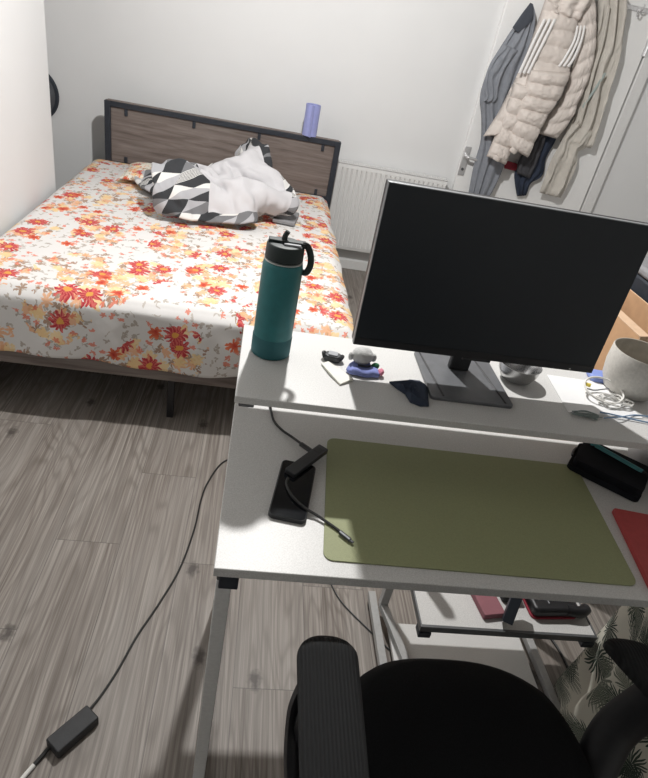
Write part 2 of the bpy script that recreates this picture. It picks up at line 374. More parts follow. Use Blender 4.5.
# duvet shape: x, y, z in millimetres, 48 by 48 points
DUVET = [
    -685, -137, 26, -675, -144, 32, -661, -154, 45, -641, -166, 47, -617, -179, 38, -593, -189, 30, -569, -191, 26, -547, -195, 24, -527, -206, 30, -505, -215, 37, -480, -222, 34, -456, -231, 33, -436, -236, 40, -412, -227, 37, -388, -215, 29, -363, -207, 25, -337, -201, 26, -311, -190, 29, -288, -181, 34, -264, -182, 42, -246, -191, 54, -239, -209, 71, -241, -226, 93, -241, -240, 116, -233, -256, 136, -229, -273, 156, -229, -289, 176, -225, -304, 198, -221, -315, 223, -215, -322, 250, -203, -328, 269, -186, -340, 271, -163, -352, 265, -141, -368, 260, -121, -383, 254, -106, -389, 242, -100, -389, 221, -86, -395, 209, -63, -403, 209, -44, -412, 202, -36, -421, 179, -34, -426, 149, -32, -427, 122, -31, -427, 95, -36, -421, 71, -40, -407, 52, -34, -400, 36, -27, -403, 28,
    -685, -128, 32, -672, -133, 34, -654, -142, 44, -634, -153, 47, -612, -169, 44, -589, -182, 41, -565, -184, 38, -542, -185, 30, -521, -195, 31, -501, -203, 39, -477, -211, 40, -455, -219, 39, -437, -227, 50, -413, -224, 49, -388, -215, 42, -363, -206, 38, -338, -201, 39, -313, -193, 41, -291, -185, 46, -268, -183, 53, -246, -187, 63, -232, -201, 77, -230, -217, 96, -235, -231, 120, -233, -245, 143, -230, -262, 165, -229, -277, 185, -223, -293, 204, -217, -305, 226, -208, -311, 249, -195, -316, 268, -179, -327, 271, -160, -341, 262, -141, -357, 253, -121, -370, 247, -102, -376, 246, -94, -376, 227, -83, -382, 207, -62, -391, 202, -38, -402, 197, -24, -412, 181, -20, -417, 155, -22, -417, 127, -22, -417, 99, -25, -412, 76, -31, -399, 58, -30, -388, 41, -26, -390, 30,
    -686, -116, 48, -670, -120, 47, -648, -126, 42, -628, -137, 34, -607, -151, 34, -584, -162, 40, -560, -169, 47, -535, -174, 45, -514, -179, 38, -495, -183, 35, -474, -189, 40, -456, -195, 43, -440, -203, 55, -418, -207, 57, -392, -204, 55, -367, -196, 54, -343, -192, 55, -319, -192, 59, -297, -188, 65, -276, -185, 72, -253, -185, 80, -233, -192, 91, -219, -204, 105, -218, -217, 125, -224, -230, 149, -226, -245, 173, -223, -260, 195, -217, -275, 213, -210, -287, 231, -200, -294, 249, -184, -300, 263, -166, -312, 270, -149, -328, 268, -133, -339, 257, -117, -346, 247, -98, -354, 249, -84, -358, 234, -73, -366, 210, -59, -375, 193, -40, -385, 183, -19, -395, 172, -5, -402, 155, -3, -407, 131, -3, -408, 105, -3, -404, 80, -10, -395, 59, -16, -379, 44, -17, -373, 33,
    -680, -104, 64, -666, -108, 60, -643, -113, 50, -623, -121, 38, -603, -131, 36, -581, -140, 40, -556, -149, 48, -530, -158, 55, -508, -165, 52, -490, -164, 40, -471, -167, 37, -456, -174, 47, -439, -183, 60, -419, -188, 64, -395, -187, 64, -369, -182, 65, -345, -184, 71, -325, -192, 80, -304, -187, 85, -282, -181, 89, -262, -180, 97, -243, -185, 107, -224, -193, 119, -209, -204, 134, -206, -220, 154, -206, -236, 176, -204, -250, 197, -205, -261, 219, -204, -270, 238, -194, -277, 253, -176, -283, 262, -157, -295, 267, -140, -311, 269, -124, -319, 263, -110, -323, 249, -95, -331, 244, -80, -339, 230, -64, -349, 211, -50, -358, 194, -37, -367, 178, -23, -374, 161, -7, -381, 146, 3, -387, 127, 13, -393, 107, 18, -395, 84, 14, -392, 57, 6, -378, 39, -1, -365, 30,
    -671, -94, 78, -658, -97, 71, -637, -102, 60, -617, -109, 51, -598, -117, 48, -580, -127, 54, -558, -136, 62, -532, -143, 66, -508, -150, 65, -488, -150, 54, -468, -150, 46, -454, -158, 55, -438, -168, 69, -417, -174, 76, -394, -176, 80, -368, -170, 81, -345, -172, 85, -328, -181, 96, -309, -178, 100, -287, -171, 102, -267, -170, 108, -250, -175, 120, -234, -184, 134, -216, -195, 148, -208, -210, 167, -205, -224, 187, -203, -236, 207, -205, -245, 229, -202, -253, 249, -191, -262, 264, -172, -270, 273, -151, -282, 278, -133, -296, 279, -115, -301, 271, -101, -305, 255, -86, -314, 243, -69, -324, 231, -50, -333, 218, -35, -343, 202, -23, -351, 183, -17, -357, 160, -8, -362, 139, 2, -367, 122, 17, -373, 105, 27, -377, 86, 26, -378, 61, 21, -368, 39, 14, -356, 29,
    -661, -82, 86, -648, -84, 78, -630, -89, 68, -610, -95, 59, -591, -102, 57, -573, -112, 61, -554, -119, 65, -530, -125, 63, -507, -131, 61, -487, -135, 62, -468, -139, 62, -453, -148, 70, -438, -157, 81, -419, -163, 88, -397, -164, 93, -373, -158, 95, -348, -156, 96, -330, -162, 105, -311, -160, 108, -291, -157, 112, -270, -158, 119, -253, -163, 132, -239, -173, 147, -224, -185, 162, -217, -199, 180, -213, -211, 199, -208, -222, 218, -208, -229, 240, -204, -239, 261, -191, -250, 278, -169, -260, 287, -144, -269, 287, -123, -280, 284, -105, -287, 276, -91, -292, 259, -77, -298, 243, -62, -306, 230, -46, -314, 218, -30, -324, 203, -14, -333, 186, -4, -341, 163, 0, -345, 140, 4, -347, 119, 18, -352, 102, 32, -359, 85, 38, -364, 66, 33, -354, 47, 24, -343, 34,
    -653, -68, 92, -640, -70, 85, -621, -75, 74, -602, -81, 66, -585, -87, 63, -567, -96, 64, -549, -104, 65, -527, -109, 64, -504, -112, 61, -482, -118, 64, -462, -124, 70, -447, -133, 80, -434, -142, 90, -417, -150, 99, -399, -157, 109, -376, -157, 113, -352, -152, 113, -331, -148, 116, -312, -146, 119, -293, -144, 123, -274, -146, 130, -260, -153, 144, -249, -166, 160, -235, -176, 175, -227, -186, 193, -221, -197, 211, -210, -204, 226, -204, -212, 247, -200, -225, 271, -188, -237, 292, -165, -248, 300, -139, -255, 292, -116, -262, 282, -97, -269, 273, -83, -276, 259, -70, -283, 243, -57, -289, 228, -47, -297, 212, -37, -307, 195, -18, -316, 180, 0, -325, 162, 10, -328, 143, 11, -330, 120, 19, -332, 101, 35, -340, 85, 52, -352, 70, 53, -348, 52, 46, -338, 38,
    -647, -54, 95, -633, -56, 88, -614, -60, 79, -595, -64, 71, -577, -70, 68, -561, -79, 68, -543, -88, 69, -523, -94, 70, -501, -98, 72, -478, -104, 74, -458, -110, 78, -443, -118, 88, -430, -127, 99, -414, -136, 109, -396, -143, 119, -376, -145, 124, -353, -140, 126, -333, -135, 129, -313, -131, 130, -295, -131, 134, -278, -133, 143, -264, -142, 156, -251, -155, 169, -238, -162, 183, -233, -171, 202, -229, -181, 221, -212, -188, 235, -194, -200, 250, -183, -214, 268, -174, -224, 288, -157, -234, 297, -134, -241, 289, -112, -244, 280, -94, -249, 269, -79, -259, 256, -64, -267, 242, -49, -273, 228, -38, -281, 211, -27, -291, 195, -10, -301, 183, 10, -310, 169, 24, -314, 149, 28, -318, 124, 30, -317, 100, 37, -322, 80, 56, -335, 68, 69, -338, 51, 69, -334, 37,
    -641, -38, 100, -627, -41, 93, -608, -44, 84, -589, -48, 77, -570, -53, 72, -554, -63, 71, -536, -73, 73, -517, -79, 72, -496, -84, 75, -474, -90, 78, -455, -94, 85, -439, -101, 96, -426, -110, 108, -410, -119, 119, -394, -125, 128, -375, -127, 134, -354, -125, 137, -334, -122, 140, -314, -115, 140, -295, -113, 140, -277, -119, 151, -260, -127, 162, -243, -137, 172, -231, -145, 186, -228, -153, 207, -230, -163, 229, -219, -173, 249, -199, -186, 265, -178, -199, 278, -161, -209, 295, -146, -219, 305, -127, -226, 297, -107, -229, 284, -87, -234, 271, -71, -245, 258, -56, -252, 243, -42, -258, 227, -30, -265, 211, -18, -274, 195, -3, -284, 182, 17, -293, 170, 36, -300, 154, 46, -306, 130, 49, -306, 106, 50, -306, 82, 63, -314, 66, 77, -321, 48, 83, -324, 33,
    -637, -22, 108, -623, -25, 100, -604, -27, 90, -584, -31, 81, -564, -37, 73, -545, -47, 70, -527, -56, 73, -511, -63, 73, -494, -69, 82, -472, -76, 87, -453, -80, 93, -437, -87, 104, -423, -95, 118, -409, -104, 130, -393, -110, 139, -374, -110, 144, -354, -110, 149, -336, -112, 155, -316, -104, 153, -295, -96, 147, -276, -102, 156, -262, -114, 171, -242, -123, 180, -224, -130, 191, -218, -139, 209, -218, -148, 231, -212, -157, 253, -199, -170, 273, -180, -182, 290, -157, -191, 305, -136, -200, 313, -118, -208, 302, -101, -213, 285, -82, -219, 270, -64, -229, 257, -49, -236, 242, -36, -241, 225, -23, -249, 208, -12, -257, 192, 2, -266, 176, 18, -274, 163, 36, -280, 148, 48, -286, 128, 58, -289, 108, 65, -290, 85, 77, -298, 66, 91, -306, 47, 98, -312, 33,
    -637, -5, 113, -621, -8, 106, -600, -10, 94, -579, -14, 85, -560, -19, 75, -541, -29, 68, -521, -35, 70, -503, -42, 73, -488, -51, 83, -469, -59, 90, -451, -65, 100, -435, -71, 112, -422, -80, 127, -410, -90, 142, -397, -98, 153, -377, -95, 156, -354, -96, 162, -335, -104, 174, -314, -101, 174, -293, -88, 164, -274, -86, 165, -263, -99, 181, -247, -111, 194, -227, -117, 203, -211, -125, 214, -204, -133, 232, -197, -145, 250, -187, -160, 265, -172, -170, 281, -151, -174, 298, -128, -178, 310, -108, -188, 302, -92, -196, 285, -73, -204, 272, -54, -214, 261, -40, -219, 243, -29, -224, 224, -18, -232, 205, -7, -240, 188, 5, -248, 172, 19, -255, 156, 33, -261, 140, 46, -266, 122, 58, -270, 104, 71, -274, 84, 87, -282, 65, 105, -292, 46, 113, -298, 33,
    -636, 16, 110, -620, 11, 105, -597, 6, 96, -575, 2, 88, -556, -5, 81, -537, -15, 72, -516, -20, 72, -496, -25, 76, -479, -34, 85, -463, -42, 94, -448, -49, 104, -433, -57, 117, -421, -66, 133, -412, -77, 153, -405, -87, 169, -386, -87, 175, -359, -86, 179, -336, -90, 187, -314, -87, 189, -291, -76, 183, -268, -71, 176, -253, -83, 182, -243, -96, 198, -232, -102, 214, -213, -109, 223, -199, -117, 239, -191, -129, 258, -179, -144, 267, -161, -158, 272, -142, -166, 282, -122, -165, 296, -101, -167, 299, -83, -175, 286, -64, -185, 271, -45, -194, 258, -32, -202, 240, -21, -208, 221, -11, -214, 202, -1, -222, 185, 11, -230, 168, 22, -236, 151, 35, -241, 134, 46, -246, 115, 54, -251, 95, 64, -257, 73, 81, -265, 54, 101, -274, 36, 115, -280, 29,
    -629, 34, 106, -613, 30, 106, -592, 23, 99, -571, 17, 88, -551, 11, 79, -533, 3, 68, -512, -2, 69, -491, -9, 78, -474, -17, 88, -457, -25, 98, -443, -33, 109, -429, -42, 121, -417, -50, 138, -408, -59, 157, -402, -68, 178, -387, -71, 191, -363, -71, 195, -339, -72, 198, -316, -71, 202, -292, -68, 201, -268, -65, 195, -247, -71, 191, -234, -79, 199, -231, -83, 222, -216, -92, 234, -199, -101, 247, -187, -110, 264, -171, -124, 270, -151, -140, 268, -134, -156, 268, -116, -160, 275, -95, -156, 285, -74, -157, 285, -55, -165, 275, -38, -173, 258, -27, -183, 237, -16, -190, 219, -4, -197, 201, 6, -204, 184, 17, -211, 166, 29, -217, 149, 41, -223, 131, 49, -226, 110, 55, -232, 88, 66, -240, 68, 85, -247, 52, 103, -253, 38, 118, -259, 32,
    -622, 47, 92, -607, 44, 97, -586, 40, 99, -565, 33, 93, -545, 26, 83, -525, 20, 70, -505, 15, 66, -487, 7, 77, -469, -1, 90, -452, -8, 101, -437, -17, 113, -423, -26, 126, -411, -34, 140, -402, -42, 158, -397, -48, 182, -386, -52, 201, -365, -54, 209, -341, -57, 212, -316, -56, 214, -292, -55, 213, -268, -51, 207, -247, -51, 198, -228, -56, 197, -221, -61, 219, -206, -74, 231, -189, -88, 239, -176, -96, 256, -161, -108, 268, -144, -124, 265, -131, -145, 253, -115, -158, 250, -93, -155, 258, -70, -146, 270, -47, -146, 273, -27, -155, 263, -18, -167, 241, -8, -174, 220, 4, -180, 200, 15, -186, 183, 26, -193, 166, 38, -199, 150, 49, -205, 131, 57, -208, 110, 63, -213, 87, 75, -222, 69, 93, -227, 53, 111, -233, 39, 124, -238, 32,
    -618, 63, 76, -602, 60, 82, -579, 57, 94, -559, 52, 98, -537, 43, 94, -518, 35, 85, -500, 32, 74, -482, 23, 79, -464, 15, 92, -447, 7, 103, -432, -2, 115, -416, -10, 126, -403, -17, 140, -395, -25, 158, -393, -28, 181, -381, -32, 199, -362, -36, 215, -339, -38, 224, -314, -40, 231, -289, -43, 231, -266, -39, 222, -246, -33, 204, -227, -35, 193, -212, -43, 205, -195, -62, 215, -179, -81, 220, -163, -92, 239, -148, -99, 261, -132, -111, 269, -121, -130, 256, -107, -147, 241, -87, -153, 237, -66, -145, 246, -44, -134, 255, -22, -134, 256, -9, -146, 241, 1, -156, 219, 13, -163, 201, 25, -169, 184, 36, -176, 167, 48, -183, 151, 60, -190, 133, 69, -193, 111, 75, -198, 85, 81, -203, 64, 96, -209, 47, 114, -216, 34, 128, -220, 27,
    -615, 84, 67, -598, 78, 70, -573, 71, 78, -554, 69, 93, -534, 61, 100, -514, 52, 102, -498, 47, 90, -479, 39, 89, -460, 30, 96, -442, 22, 106, -425, 13, 116, -407, 4, 125, -395, -2, 136, -389, -7, 155, -384, -12, 174, -368, -20, 186, -350, -24, 202, -333, -21, 221, -312, -21, 238, -287, -27, 247, -260, -30, 242, -239, -24, 222, -220, -21, 202, -201, -30, 197, -186, -50, 198, -171, -68, 207, -155, -80, 227, -140, -87, 249, -124, -96, 262, -111, -112, 255, -99, -128, 238, -80, -139, 227, -61, -141, 224, -40, -130, 231, -19, -122, 240, -1, -127, 234, 9, -137, 213, 23, -146, 202, 35, -152, 186, 47, -159, 168, 57, -167, 149, 67, -173, 131, 74, -177, 110, 79, -181, 84, 85, -184, 60, 99, -189, 40, 118, -196, 28, 131, -202, 21,
    -608, 105, 57, -593, 96, 57, -568, 87, 59, -550, 84, 74, -531, 78, 89, -509, 70, 98, -490, 63, 95, -471, 54, 94, -454, 46, 100, -436, 37, 108, -417, 28, 116, -398, 21, 123, -390, 16, 138, -385, 11, 157, -375, 3, 172, -353, -8, 177, -334, -18, 184, -319, -16, 201, -303, -9, 224, -283, -7, 243, -258, -10, 250, -234, -13, 243, -211, -15, 227, -191, -23, 211, -173, -39, 198, -159, -52, 202, -147, -63, 224, -134, -73, 245, -116, -83, 255, -103, -96, 249, -94, -108, 231, -78, -118, 219, -57, -124, 210, -35, -122, 212, -12, -112, 222, 6, -110, 222, 17, -115, 205, 34, -126, 200, 46, -136, 187, 55, -145, 167, 65, -151, 147, 75, -157, 129, 84, -163, 111, 92, -169, 88, 102, -172, 67, 110, -173, 44, 123, -178, 25, 135, -184, 16,
    -599, 124, 55, -585, 115, 59, -561, 107, 61, -541, 102, 68, -523, 94, 80, -502, 87, 85, -481, 79, 89, -462, 71, 95, -444, 62, 102, -426, 52, 108, -407, 44, 115, -392, 39, 126, -385, 33, 144, -380, 27, 165, -367, 19, 179, -346, 8, 180, -323, -5, 179, -303, -11, 186, -287, -8, 204, -272, 0, 226, -252, 6, 242, -229, 4, 250, -207, -6, 248, -186, -19, 236, -166, -32, 217, -149, -40, 207, -136, -50, 223, -123, -59, 241, -108, -66, 249, -96, -76, 246, -90, -89, 226, -77, -97, 210, -56, -101, 201, -30, -102, 202, -5, -96, 210, 16, -93, 212, 26, -96, 196, 40, -108, 190, 52, -120, 180, 63, -130, 163, 73, -136, 143, 82, -142, 125, 88, -147, 105, 97, -152, 86, 113, -159, 73, 127, -162, 55, 137, -164, 32, 146, -170, 18,
    -592, 144, 60, -578, 136, 68, -557, 127, 74, -534, 120, 73, -514, 112, 77, -495, 103, 81, -476, 95, 90, -455, 87, 97, -435, 78, 102, -415, 67, 105, -399, 60, 116, -387, 56, 132, -378, 49, 151, -371, 41, 171, -361, 33, 189, -344, 21, 196, -321, 11, 190, -297, 5, 184, -276, 1, 189, -258, 5, 205, -241, 13, 224, -221, 16, 239, -200, 9, 251, -180, -5, 254, -163, -19, 244, -151, -25, 229, -135, -33, 235, -116, -40, 246, -98, -49, 248, -84, -63, 246, -75, -76, 233, -67, -83, 212, -53, -85, 192, -30, -87, 186, -4, -81, 192, 20, -76, 200, 35, -80, 191, 46, -93, 179, 58, -106, 170, 70, -116, 158, 82, -123, 141, 91, -128, 121, 98, -131, 102, 103, -133, 83, 117, -139, 69, 137, -147, 57, 153, -155, 39, 164, -160, 25,
    -587, 161, 69, -575, 152, 79, -553, 143, 86, -529, 135, 83, -508, 129, 85, -490, 120, 90, -472, 111, 97, -451, 102, 101, -429, 94, 105, -408, 83, 109, -395, 75, 122, -382, 70, 138, -370, 63, 155, -360, 55, 172, -351, 48, 191, -340, 37, 204, -320, 28, 195, -296, 24, 180, -271, 19, 176, -249, 16, 185, -232, 20, 203, -212, 22, 219, -192, 18, 238, -171, 12, 251, -154, 1, 251, -147, -7, 233, -131, -14, 229, -110, -22, 236, -90, -34, 237, -75, -52, 236, -61, -63, 237, -50, -69, 224, -43, -71, 198, -27, -72, 179, -3, -69, 175, 23, -64, 187, 44, -69, 193, 55, -81, 180, 67, -92, 166, 80, -102, 154, 92, -110, 139, 103, -114, 122, 112, -116, 103, 117, -118, 84, 124, -120, 64, 139, -127, 48, 160, -138, 36, 177, -145, 28,
    -578, 176, 66, -565, 168, 73, -543, 159, 78, -522, 150, 82, -505, 144, 94, -486, 136, 101, -466, 127, 106, -447, 118, 108, -427, 109, 112, -406, 100, 117, -390, 91, 128, -376, 85, 141, -362, 76, 155, -348, 68, 169, -334, 60, 186, -327, 51, 206, -311, 41, 205, -291, 37, 188, -268, 36, 174, -246, 34, 171, -227, 35, 184, -208, 34, 204, -188, 32, 225, -163, 27, 241, -143, 17, 245, -135, 4, 227, -125, -8, 212, -110, -19, 210, -91, -28, 214, -75, -39, 217, -57, -45, 228, -40, -52, 230, -31, -58, 211, -18, -56, 188, 0, -52, 172, 23, -50, 171, 46, -56, 180, 62, -67, 174, 76, -78, 163, 90, -88, 152, 103, -96, 140, 115, -102, 125, 125, -105, 108, 134, -107, 88, 141, -109, 67, 153, -115, 51, 173, -126, 40, 188, -131, 32,
    -574, 192, 71, -557, 186, 75, -534, 178, 76, -513, 170, 80, -499, 161, 97, -482, 152, 111, -461, 143, 117, -439, 134, 116, -419, 125, 113, -398, 116, 112, -383, 107, 125, -368, 99, 141, -353, 91, 155, -337, 81, 167, -323, 73, 184, -313, 64, 204, -299, 53, 215, -282, 45, 208, -261, 46, 191, -241, 51, 174, -219, 49, 172, -198, 43, 185, -180, 39, 206, -160, 38, 225, -138, 32, 232, -123, 17, 216, -112, 1, 200, -106, -13, 188, -89, -22, 190, -72, -26, 199, -55, -28, 213, -38, -33, 222, -24, -42, 218, -8, -43, 206, 7, -37, 187, 24, -32, 170, 48, -38, 169, 68, -51, 167, 83, -64, 162, 98, -73, 153, 113, -81, 141, 129, -89, 130, 139, -93, 112, 147, -96, 91, 156, -99, 71, 168, -106, 57, 185, -114, 44, 198, -118, 34,
    -574, 207, 90, -554, 202, 87, -527, 197, 80, -504, 189, 80, -488, 177, 93, -473, 167, 110, -455, 158, 125, -433, 149, 129, -411, 138, 124, -390, 133, 115, -374, 122, 123, -359, 113, 140, -346, 105, 157, -335, 96, 174, -323, 88, 192, -307, 79, 206, -289, 68, 215, -272, 56, 219, -253, 54, 212, -234, 62, 194, -212, 64, 177, -189, 56, 174, -169, 44, 186, -153, 39, 207, -129, 36, 218, -107, 26, 211, -95, 13, 199, -95, 2, 179, -82, -9, 175, -63, -12, 186, -48, -11, 202, -34, -15, 215, -18, -24, 221, 1, -30, 221, 17, -30, 210, 30, -22, 190, 51, -25, 177, 72, -38, 172, 89, -51, 168, 105, -60, 158, 123, -66, 144, 139, -74, 131, 151, -80, 113, 159, -82, 92, 169, -85, 73, 182, -92, 59, 197, -101, 45, 208, -105, 34,
    -569, 225, 106, -549, 222, 99, -523, 216, 90, -499, 206, 90, -477, 192, 94, -459, 181, 103, -443, 171, 121, -427, 161, 139, -407, 150, 144, -388, 145, 131, -369, 136, 130, -352, 126, 143, -337, 118, 157, -325, 110, 174, -314, 103, 191, -296, 94, 203, -279, 84, 214, -263, 73, 223, -244, 64, 227, -224, 64, 217, -204, 70, 197, -181, 71, 183, -159, 62, 184, -143, 54, 200, -120, 47, 208, -97, 38, 202, -83, 28, 188, -81, 16, 166, -69, 3, 161, -52, 2, 175, -40, 6, 197, -29, 3, 216, -12, -6, 225, 5, -18, 231, 22, -27, 230, 37, -25, 216, 57, -22, 198, 78, -31, 187, 97, -40, 177, 112, -46, 163, 125, -49, 144, 139, -55, 126, 155, -62, 109, 169, -68, 93, 182, -72, 77, 195, -78, 61, 209, -85, 45, 220, -90, 34,
    -560, 237, 122, -543, 231, 120, -518, 227, 111, -493, 220, 105, -469, 209, 105, -447, 197, 104, -429, 186, 113, -413, 177, 132, -397, 167, 147, -378, 159, 140, -357, 151, 140, -342, 140, 150, -325, 131, 155, -313, 123, 171, -301, 117, 188, -286, 109, 203, -270, 100, 218, -255, 88, 231, -236, 76, 237, -215, 70, 234, -196, 74, 218, -174, 78, 202, -150, 76, 199, -131, 68, 210, -108, 58, 215, -89, 50, 203, -79, 43, 179, -73, 32, 154, -58, 18, 147, -41, 15, 163, -32, 19, 191, -25, 20, 216, -8, 11, 227, 12, -2, 232, 31, -14, 235, 50, -19, 230, 69, -16, 214, 86, -20, 196, 104, -28, 184, 119, -35, 170, 132, -39, 153, 146, -42, 134, 162, -48, 116, 177, -55, 98, 193, -60, 82, 207, -65, 65, 221, -71, 48, 232, -74, 36,
    -551, 254, 126, -537, 245, 131, -513, 236, 130, -488, 231, 120, -463, 224, 118, -439, 214, 115, -418, 202, 115, -399, 192, 123, -385, 185, 138, -366, 176, 136, -347, 168, 144, -330, 156, 156, -312, 145, 154, -302, 138, 171, -291, 131, 189, -279, 123, 205, -266, 113, 224, -251, 101, 240, -232, 91, 247, -212, 85, 242, -194, 88, 226, -172, 90, 217, -146, 87, 216, -122, 80, 219, -99, 71, 216, -83, 64, 200, -72, 56, 179, -62, 45, 158, -44, 33, 146, -25, 26, 154, -16, 25, 178, -11, 28, 204, 1, 23, 221, 18, 14, 229, 39, 4, 234, 60, -9, 240, 80, -12, 230, 96, -14, 209, 113, -20, 193, 128, -25, 180, 143, -30, 165, 159, -38, 150, 176, -45, 131, 191, -50, 111, 205, -50, 91, 217, -52, 70, 231, -56, 51, 242, -59, 39,
    -546, 272, 128, -532, 264, 128, -510, 255, 131, -485, 248, 127, -459, 241, 128, -433, 233, 125, -412, 222, 127, -393, 213, 129, -380, 206, 143, -358, 196, 139, -335, 185, 142, -314, 173, 152, -295, 161, 155, -291, 154, 176, -282, 147, 195, -271, 138, 212, -262, 127, 232, -252, 116, 250, -233, 107, 253, -212, 102, 244, -192, 103, 230, -167, 102, 225, -140, 97, 227, -112, 89, 228, -92, 83, 216, -78, 79, 198, -67, 73, 180, -56, 62, 161, -38, 52, 152, -18, 45, 157, -7, 43, 175, 0, 43, 197, 9, 40, 217, 24, 31, 231, 44, 21, 238, 65, 8, 244, 86, 3, 236, 105, -3, 219, 124, -11, 205, 140, -16, 192, 155, -19, 175, 169, -25, 158, 184, -33, 138, 203, -41, 121, 217, -41, 101, 227, -39, 77, 240, -40, 56, 251, -43, 45,
    -543, 283, 144, -529, 279, 138, -506, 272, 135, -481, 265, 134, -457, 260, 134, -431, 254, 132, -408, 247, 133, -386, 237, 136, -372, 225, 151, -352, 211, 155, -328, 199, 152, -304, 189, 152, -283, 179, 156, -278, 171, 179, -273, 163, 201, -267, 154, 222, -264, 144, 243, -251, 133, 256, -230, 125, 257, -208, 117, 251, -187, 112, 244, -163, 106, 242, -135, 102, 242, -106, 98, 239, -87, 97, 220, -73, 96, 200, -60, 91, 182, -49, 80, 162, -32, 71, 151, -14, 66, 159, -1, 64, 178, 7, 62, 199, 15, 58, 220, 27, 49, 238, 47, 39, 246, 70, 28, 250, 92, 20, 242, 114, 11, 230, 133, 1, 218, 151, -6, 205, 166, -7, 185, 176, -8, 162, 184, -13, 137, 202, -24, 122, 222, -25, 107, 237, -23, 86, 250, -24, 64, 259, -27, 50,
    -535, 294, 164, -521, 292, 154, -499, 287, 143, -476, 281, 136, -453, 275, 135, -429, 266, 140, -406, 262, 144, -380, 255, 141, -361, 242, 150, -344, 225, 165, -327, 209, 171, -303, 201, 168, -280, 196, 170, -270, 187, 188, -263, 177, 209, -261, 168, 232, -261, 160, 254, -246, 150, 263, -224, 138, 264, -202, 128, 261, -180, 122, 257, -159, 116, 252, -135, 115, 248, -112, 115, 238, -94, 114, 216, -76, 113, 199, -58, 108, 181, -46, 100, 159, -29, 94, 146, -9, 87, 154, 3, 84, 177, 10, 83, 201, 15, 77, 226, 28, 67, 246, 48, 56, 258, 73, 45, 261, 98, 37, 252, 118, 29, 238, 136, 20, 223, 156, 10, 211, 174, 8, 194, 185, 9, 170, 189, 6, 142, 201, -4, 123, 220, -8, 107, 240, -6, 90, 257, -6, 70, 267, -8, 56,
    -529, 308, 173, -514, 306, 164, -493, 303, 153, -471, 299, 145, -448, 292, 143, -428, 281, 154, -407, 272, 162, -383, 264, 158, -362, 254, 164, -347, 239, 179, -329, 225, 187, -305, 219, 181, -282, 212, 184, -265, 201, 200, -251, 190, 218, -245, 181, 237, -248, 175, 260, -239, 164, 274, -220, 151, 275, -197, 141, 271, -177, 138, 259, -159, 136, 247, -137, 131, 243, -117, 130, 233, -100, 129, 212, -79, 129, 199, -56, 122, 188, -41, 118, 167, -25, 115, 151, -4, 106, 152, 10, 103, 170, 14, 102, 198, 19, 96, 224, 35, 86, 242, 55, 76, 256, 78, 65, 255, 102, 56, 245, 121, 47, 231, 137, 37, 217, 157, 28, 207, 177, 24, 193, 194, 24, 175, 203, 21, 148, 208, 12, 123, 218, 9, 102, 234, 11, 85, 253, 13, 68, 265, 11, 55,
    -532, 327, 172, -515, 325, 163, -490, 322, 156, -466, 318, 152, -442, 311, 152, -421, 301, 159, -404, 291, 168, -383, 280, 170, -363, 269, 177, -345, 257, 188, -327, 246, 196, -308, 236, 195, -289, 224, 201, -269, 211, 215, -250, 204, 229, -233, 196, 241, -229, 189, 263, -228, 176, 284, -215, 162, 290, -195, 154, 281, -177, 157, 260, -161, 157, 242, -138, 147, 240, -113, 142, 237, -93, 140, 224, -78, 144, 208, -59, 141, 194, -42, 137, 176, -25, 134, 162, -3, 124, 157, 15, 120, 169, 21, 118, 194, 27, 114, 222, 42, 107, 242, 62, 97, 253, 85, 85, 250, 108, 75, 239, 125, 66, 222, 141, 56, 209, 158, 48, 201, 171, 43, 186, 189, 41, 170, 205, 39, 148, 210, 32, 122, 214, 29, 99, 225, 29, 79, 241, 30, 60, 255, 29, 47,
    -532, 348, 175, -516, 346, 167, -490, 344, 158, -463, 340, 154, -437, 333, 156, -414, 322, 162, -396, 309, 172, -378, 296, 179, -359, 284, 187, -341, 273, 196, -323, 263, 206, -304, 250, 210, -284, 237, 214, -268, 225, 226, -254, 216, 242, -235, 208, 254, -219, 201, 267, -211, 188, 286, -200, 171, 298, -184, 159, 297, -170, 161, 278, -159, 169, 257, -140, 164, 248, -116, 158, 243, -90, 154, 233, -73, 157, 214, -58, 156, 195, -43, 154, 176, -27, 152, 160, -6, 145, 154, 13, 141, 167, 26, 134, 192, 38, 128, 217, 52, 123, 236, 71, 114, 245, 93, 102, 246, 113, 94, 233, 128, 85, 216, 145, 77, 207, 164, 70, 200, 170, 61, 181, 177, 54, 160, 190, 51, 141, 198, 45, 118, 206, 45, 95, 218, 47, 75, 232, 47, 56, 242, 46, 41,
    -524, 366, 182, -511, 362, 180, -489, 361, 171, -463, 356, 164, -435, 349, 166, -411, 338, 172, -392, 324, 181, -375, 310, 190, -356, 299, 198, -339, 288, 206, -321, 277, 216, -300, 263, 224, -278, 252, 227, -262, 242, 236, -253, 231, 254, -241, 220, 270, -220, 212, 280, -201, 201, 291, -187, 184, 301, -172, 169, 306, -157, 165, 296, -146, 173, 277, -134, 176, 260, -117, 174, 249, -95, 171, 237, -75, 174, 216, -59, 175, 196, -45, 174, 177, -27, 171, 160, -5, 167, 151, 15, 160, 164, 33, 151, 187, 49, 144, 210, 63, 138, 231, 80, 129, 246, 99, 118, 250, 116, 111, 233, 133, 103, 217, 153, 94, 212, 171, 87, 201, 177, 79, 179, 179, 71, 156, 183, 65, 134, 188, 59, 112, 198, 59, 91, 209, 63, 69, 218, 60, 47, 223, 57, 31,
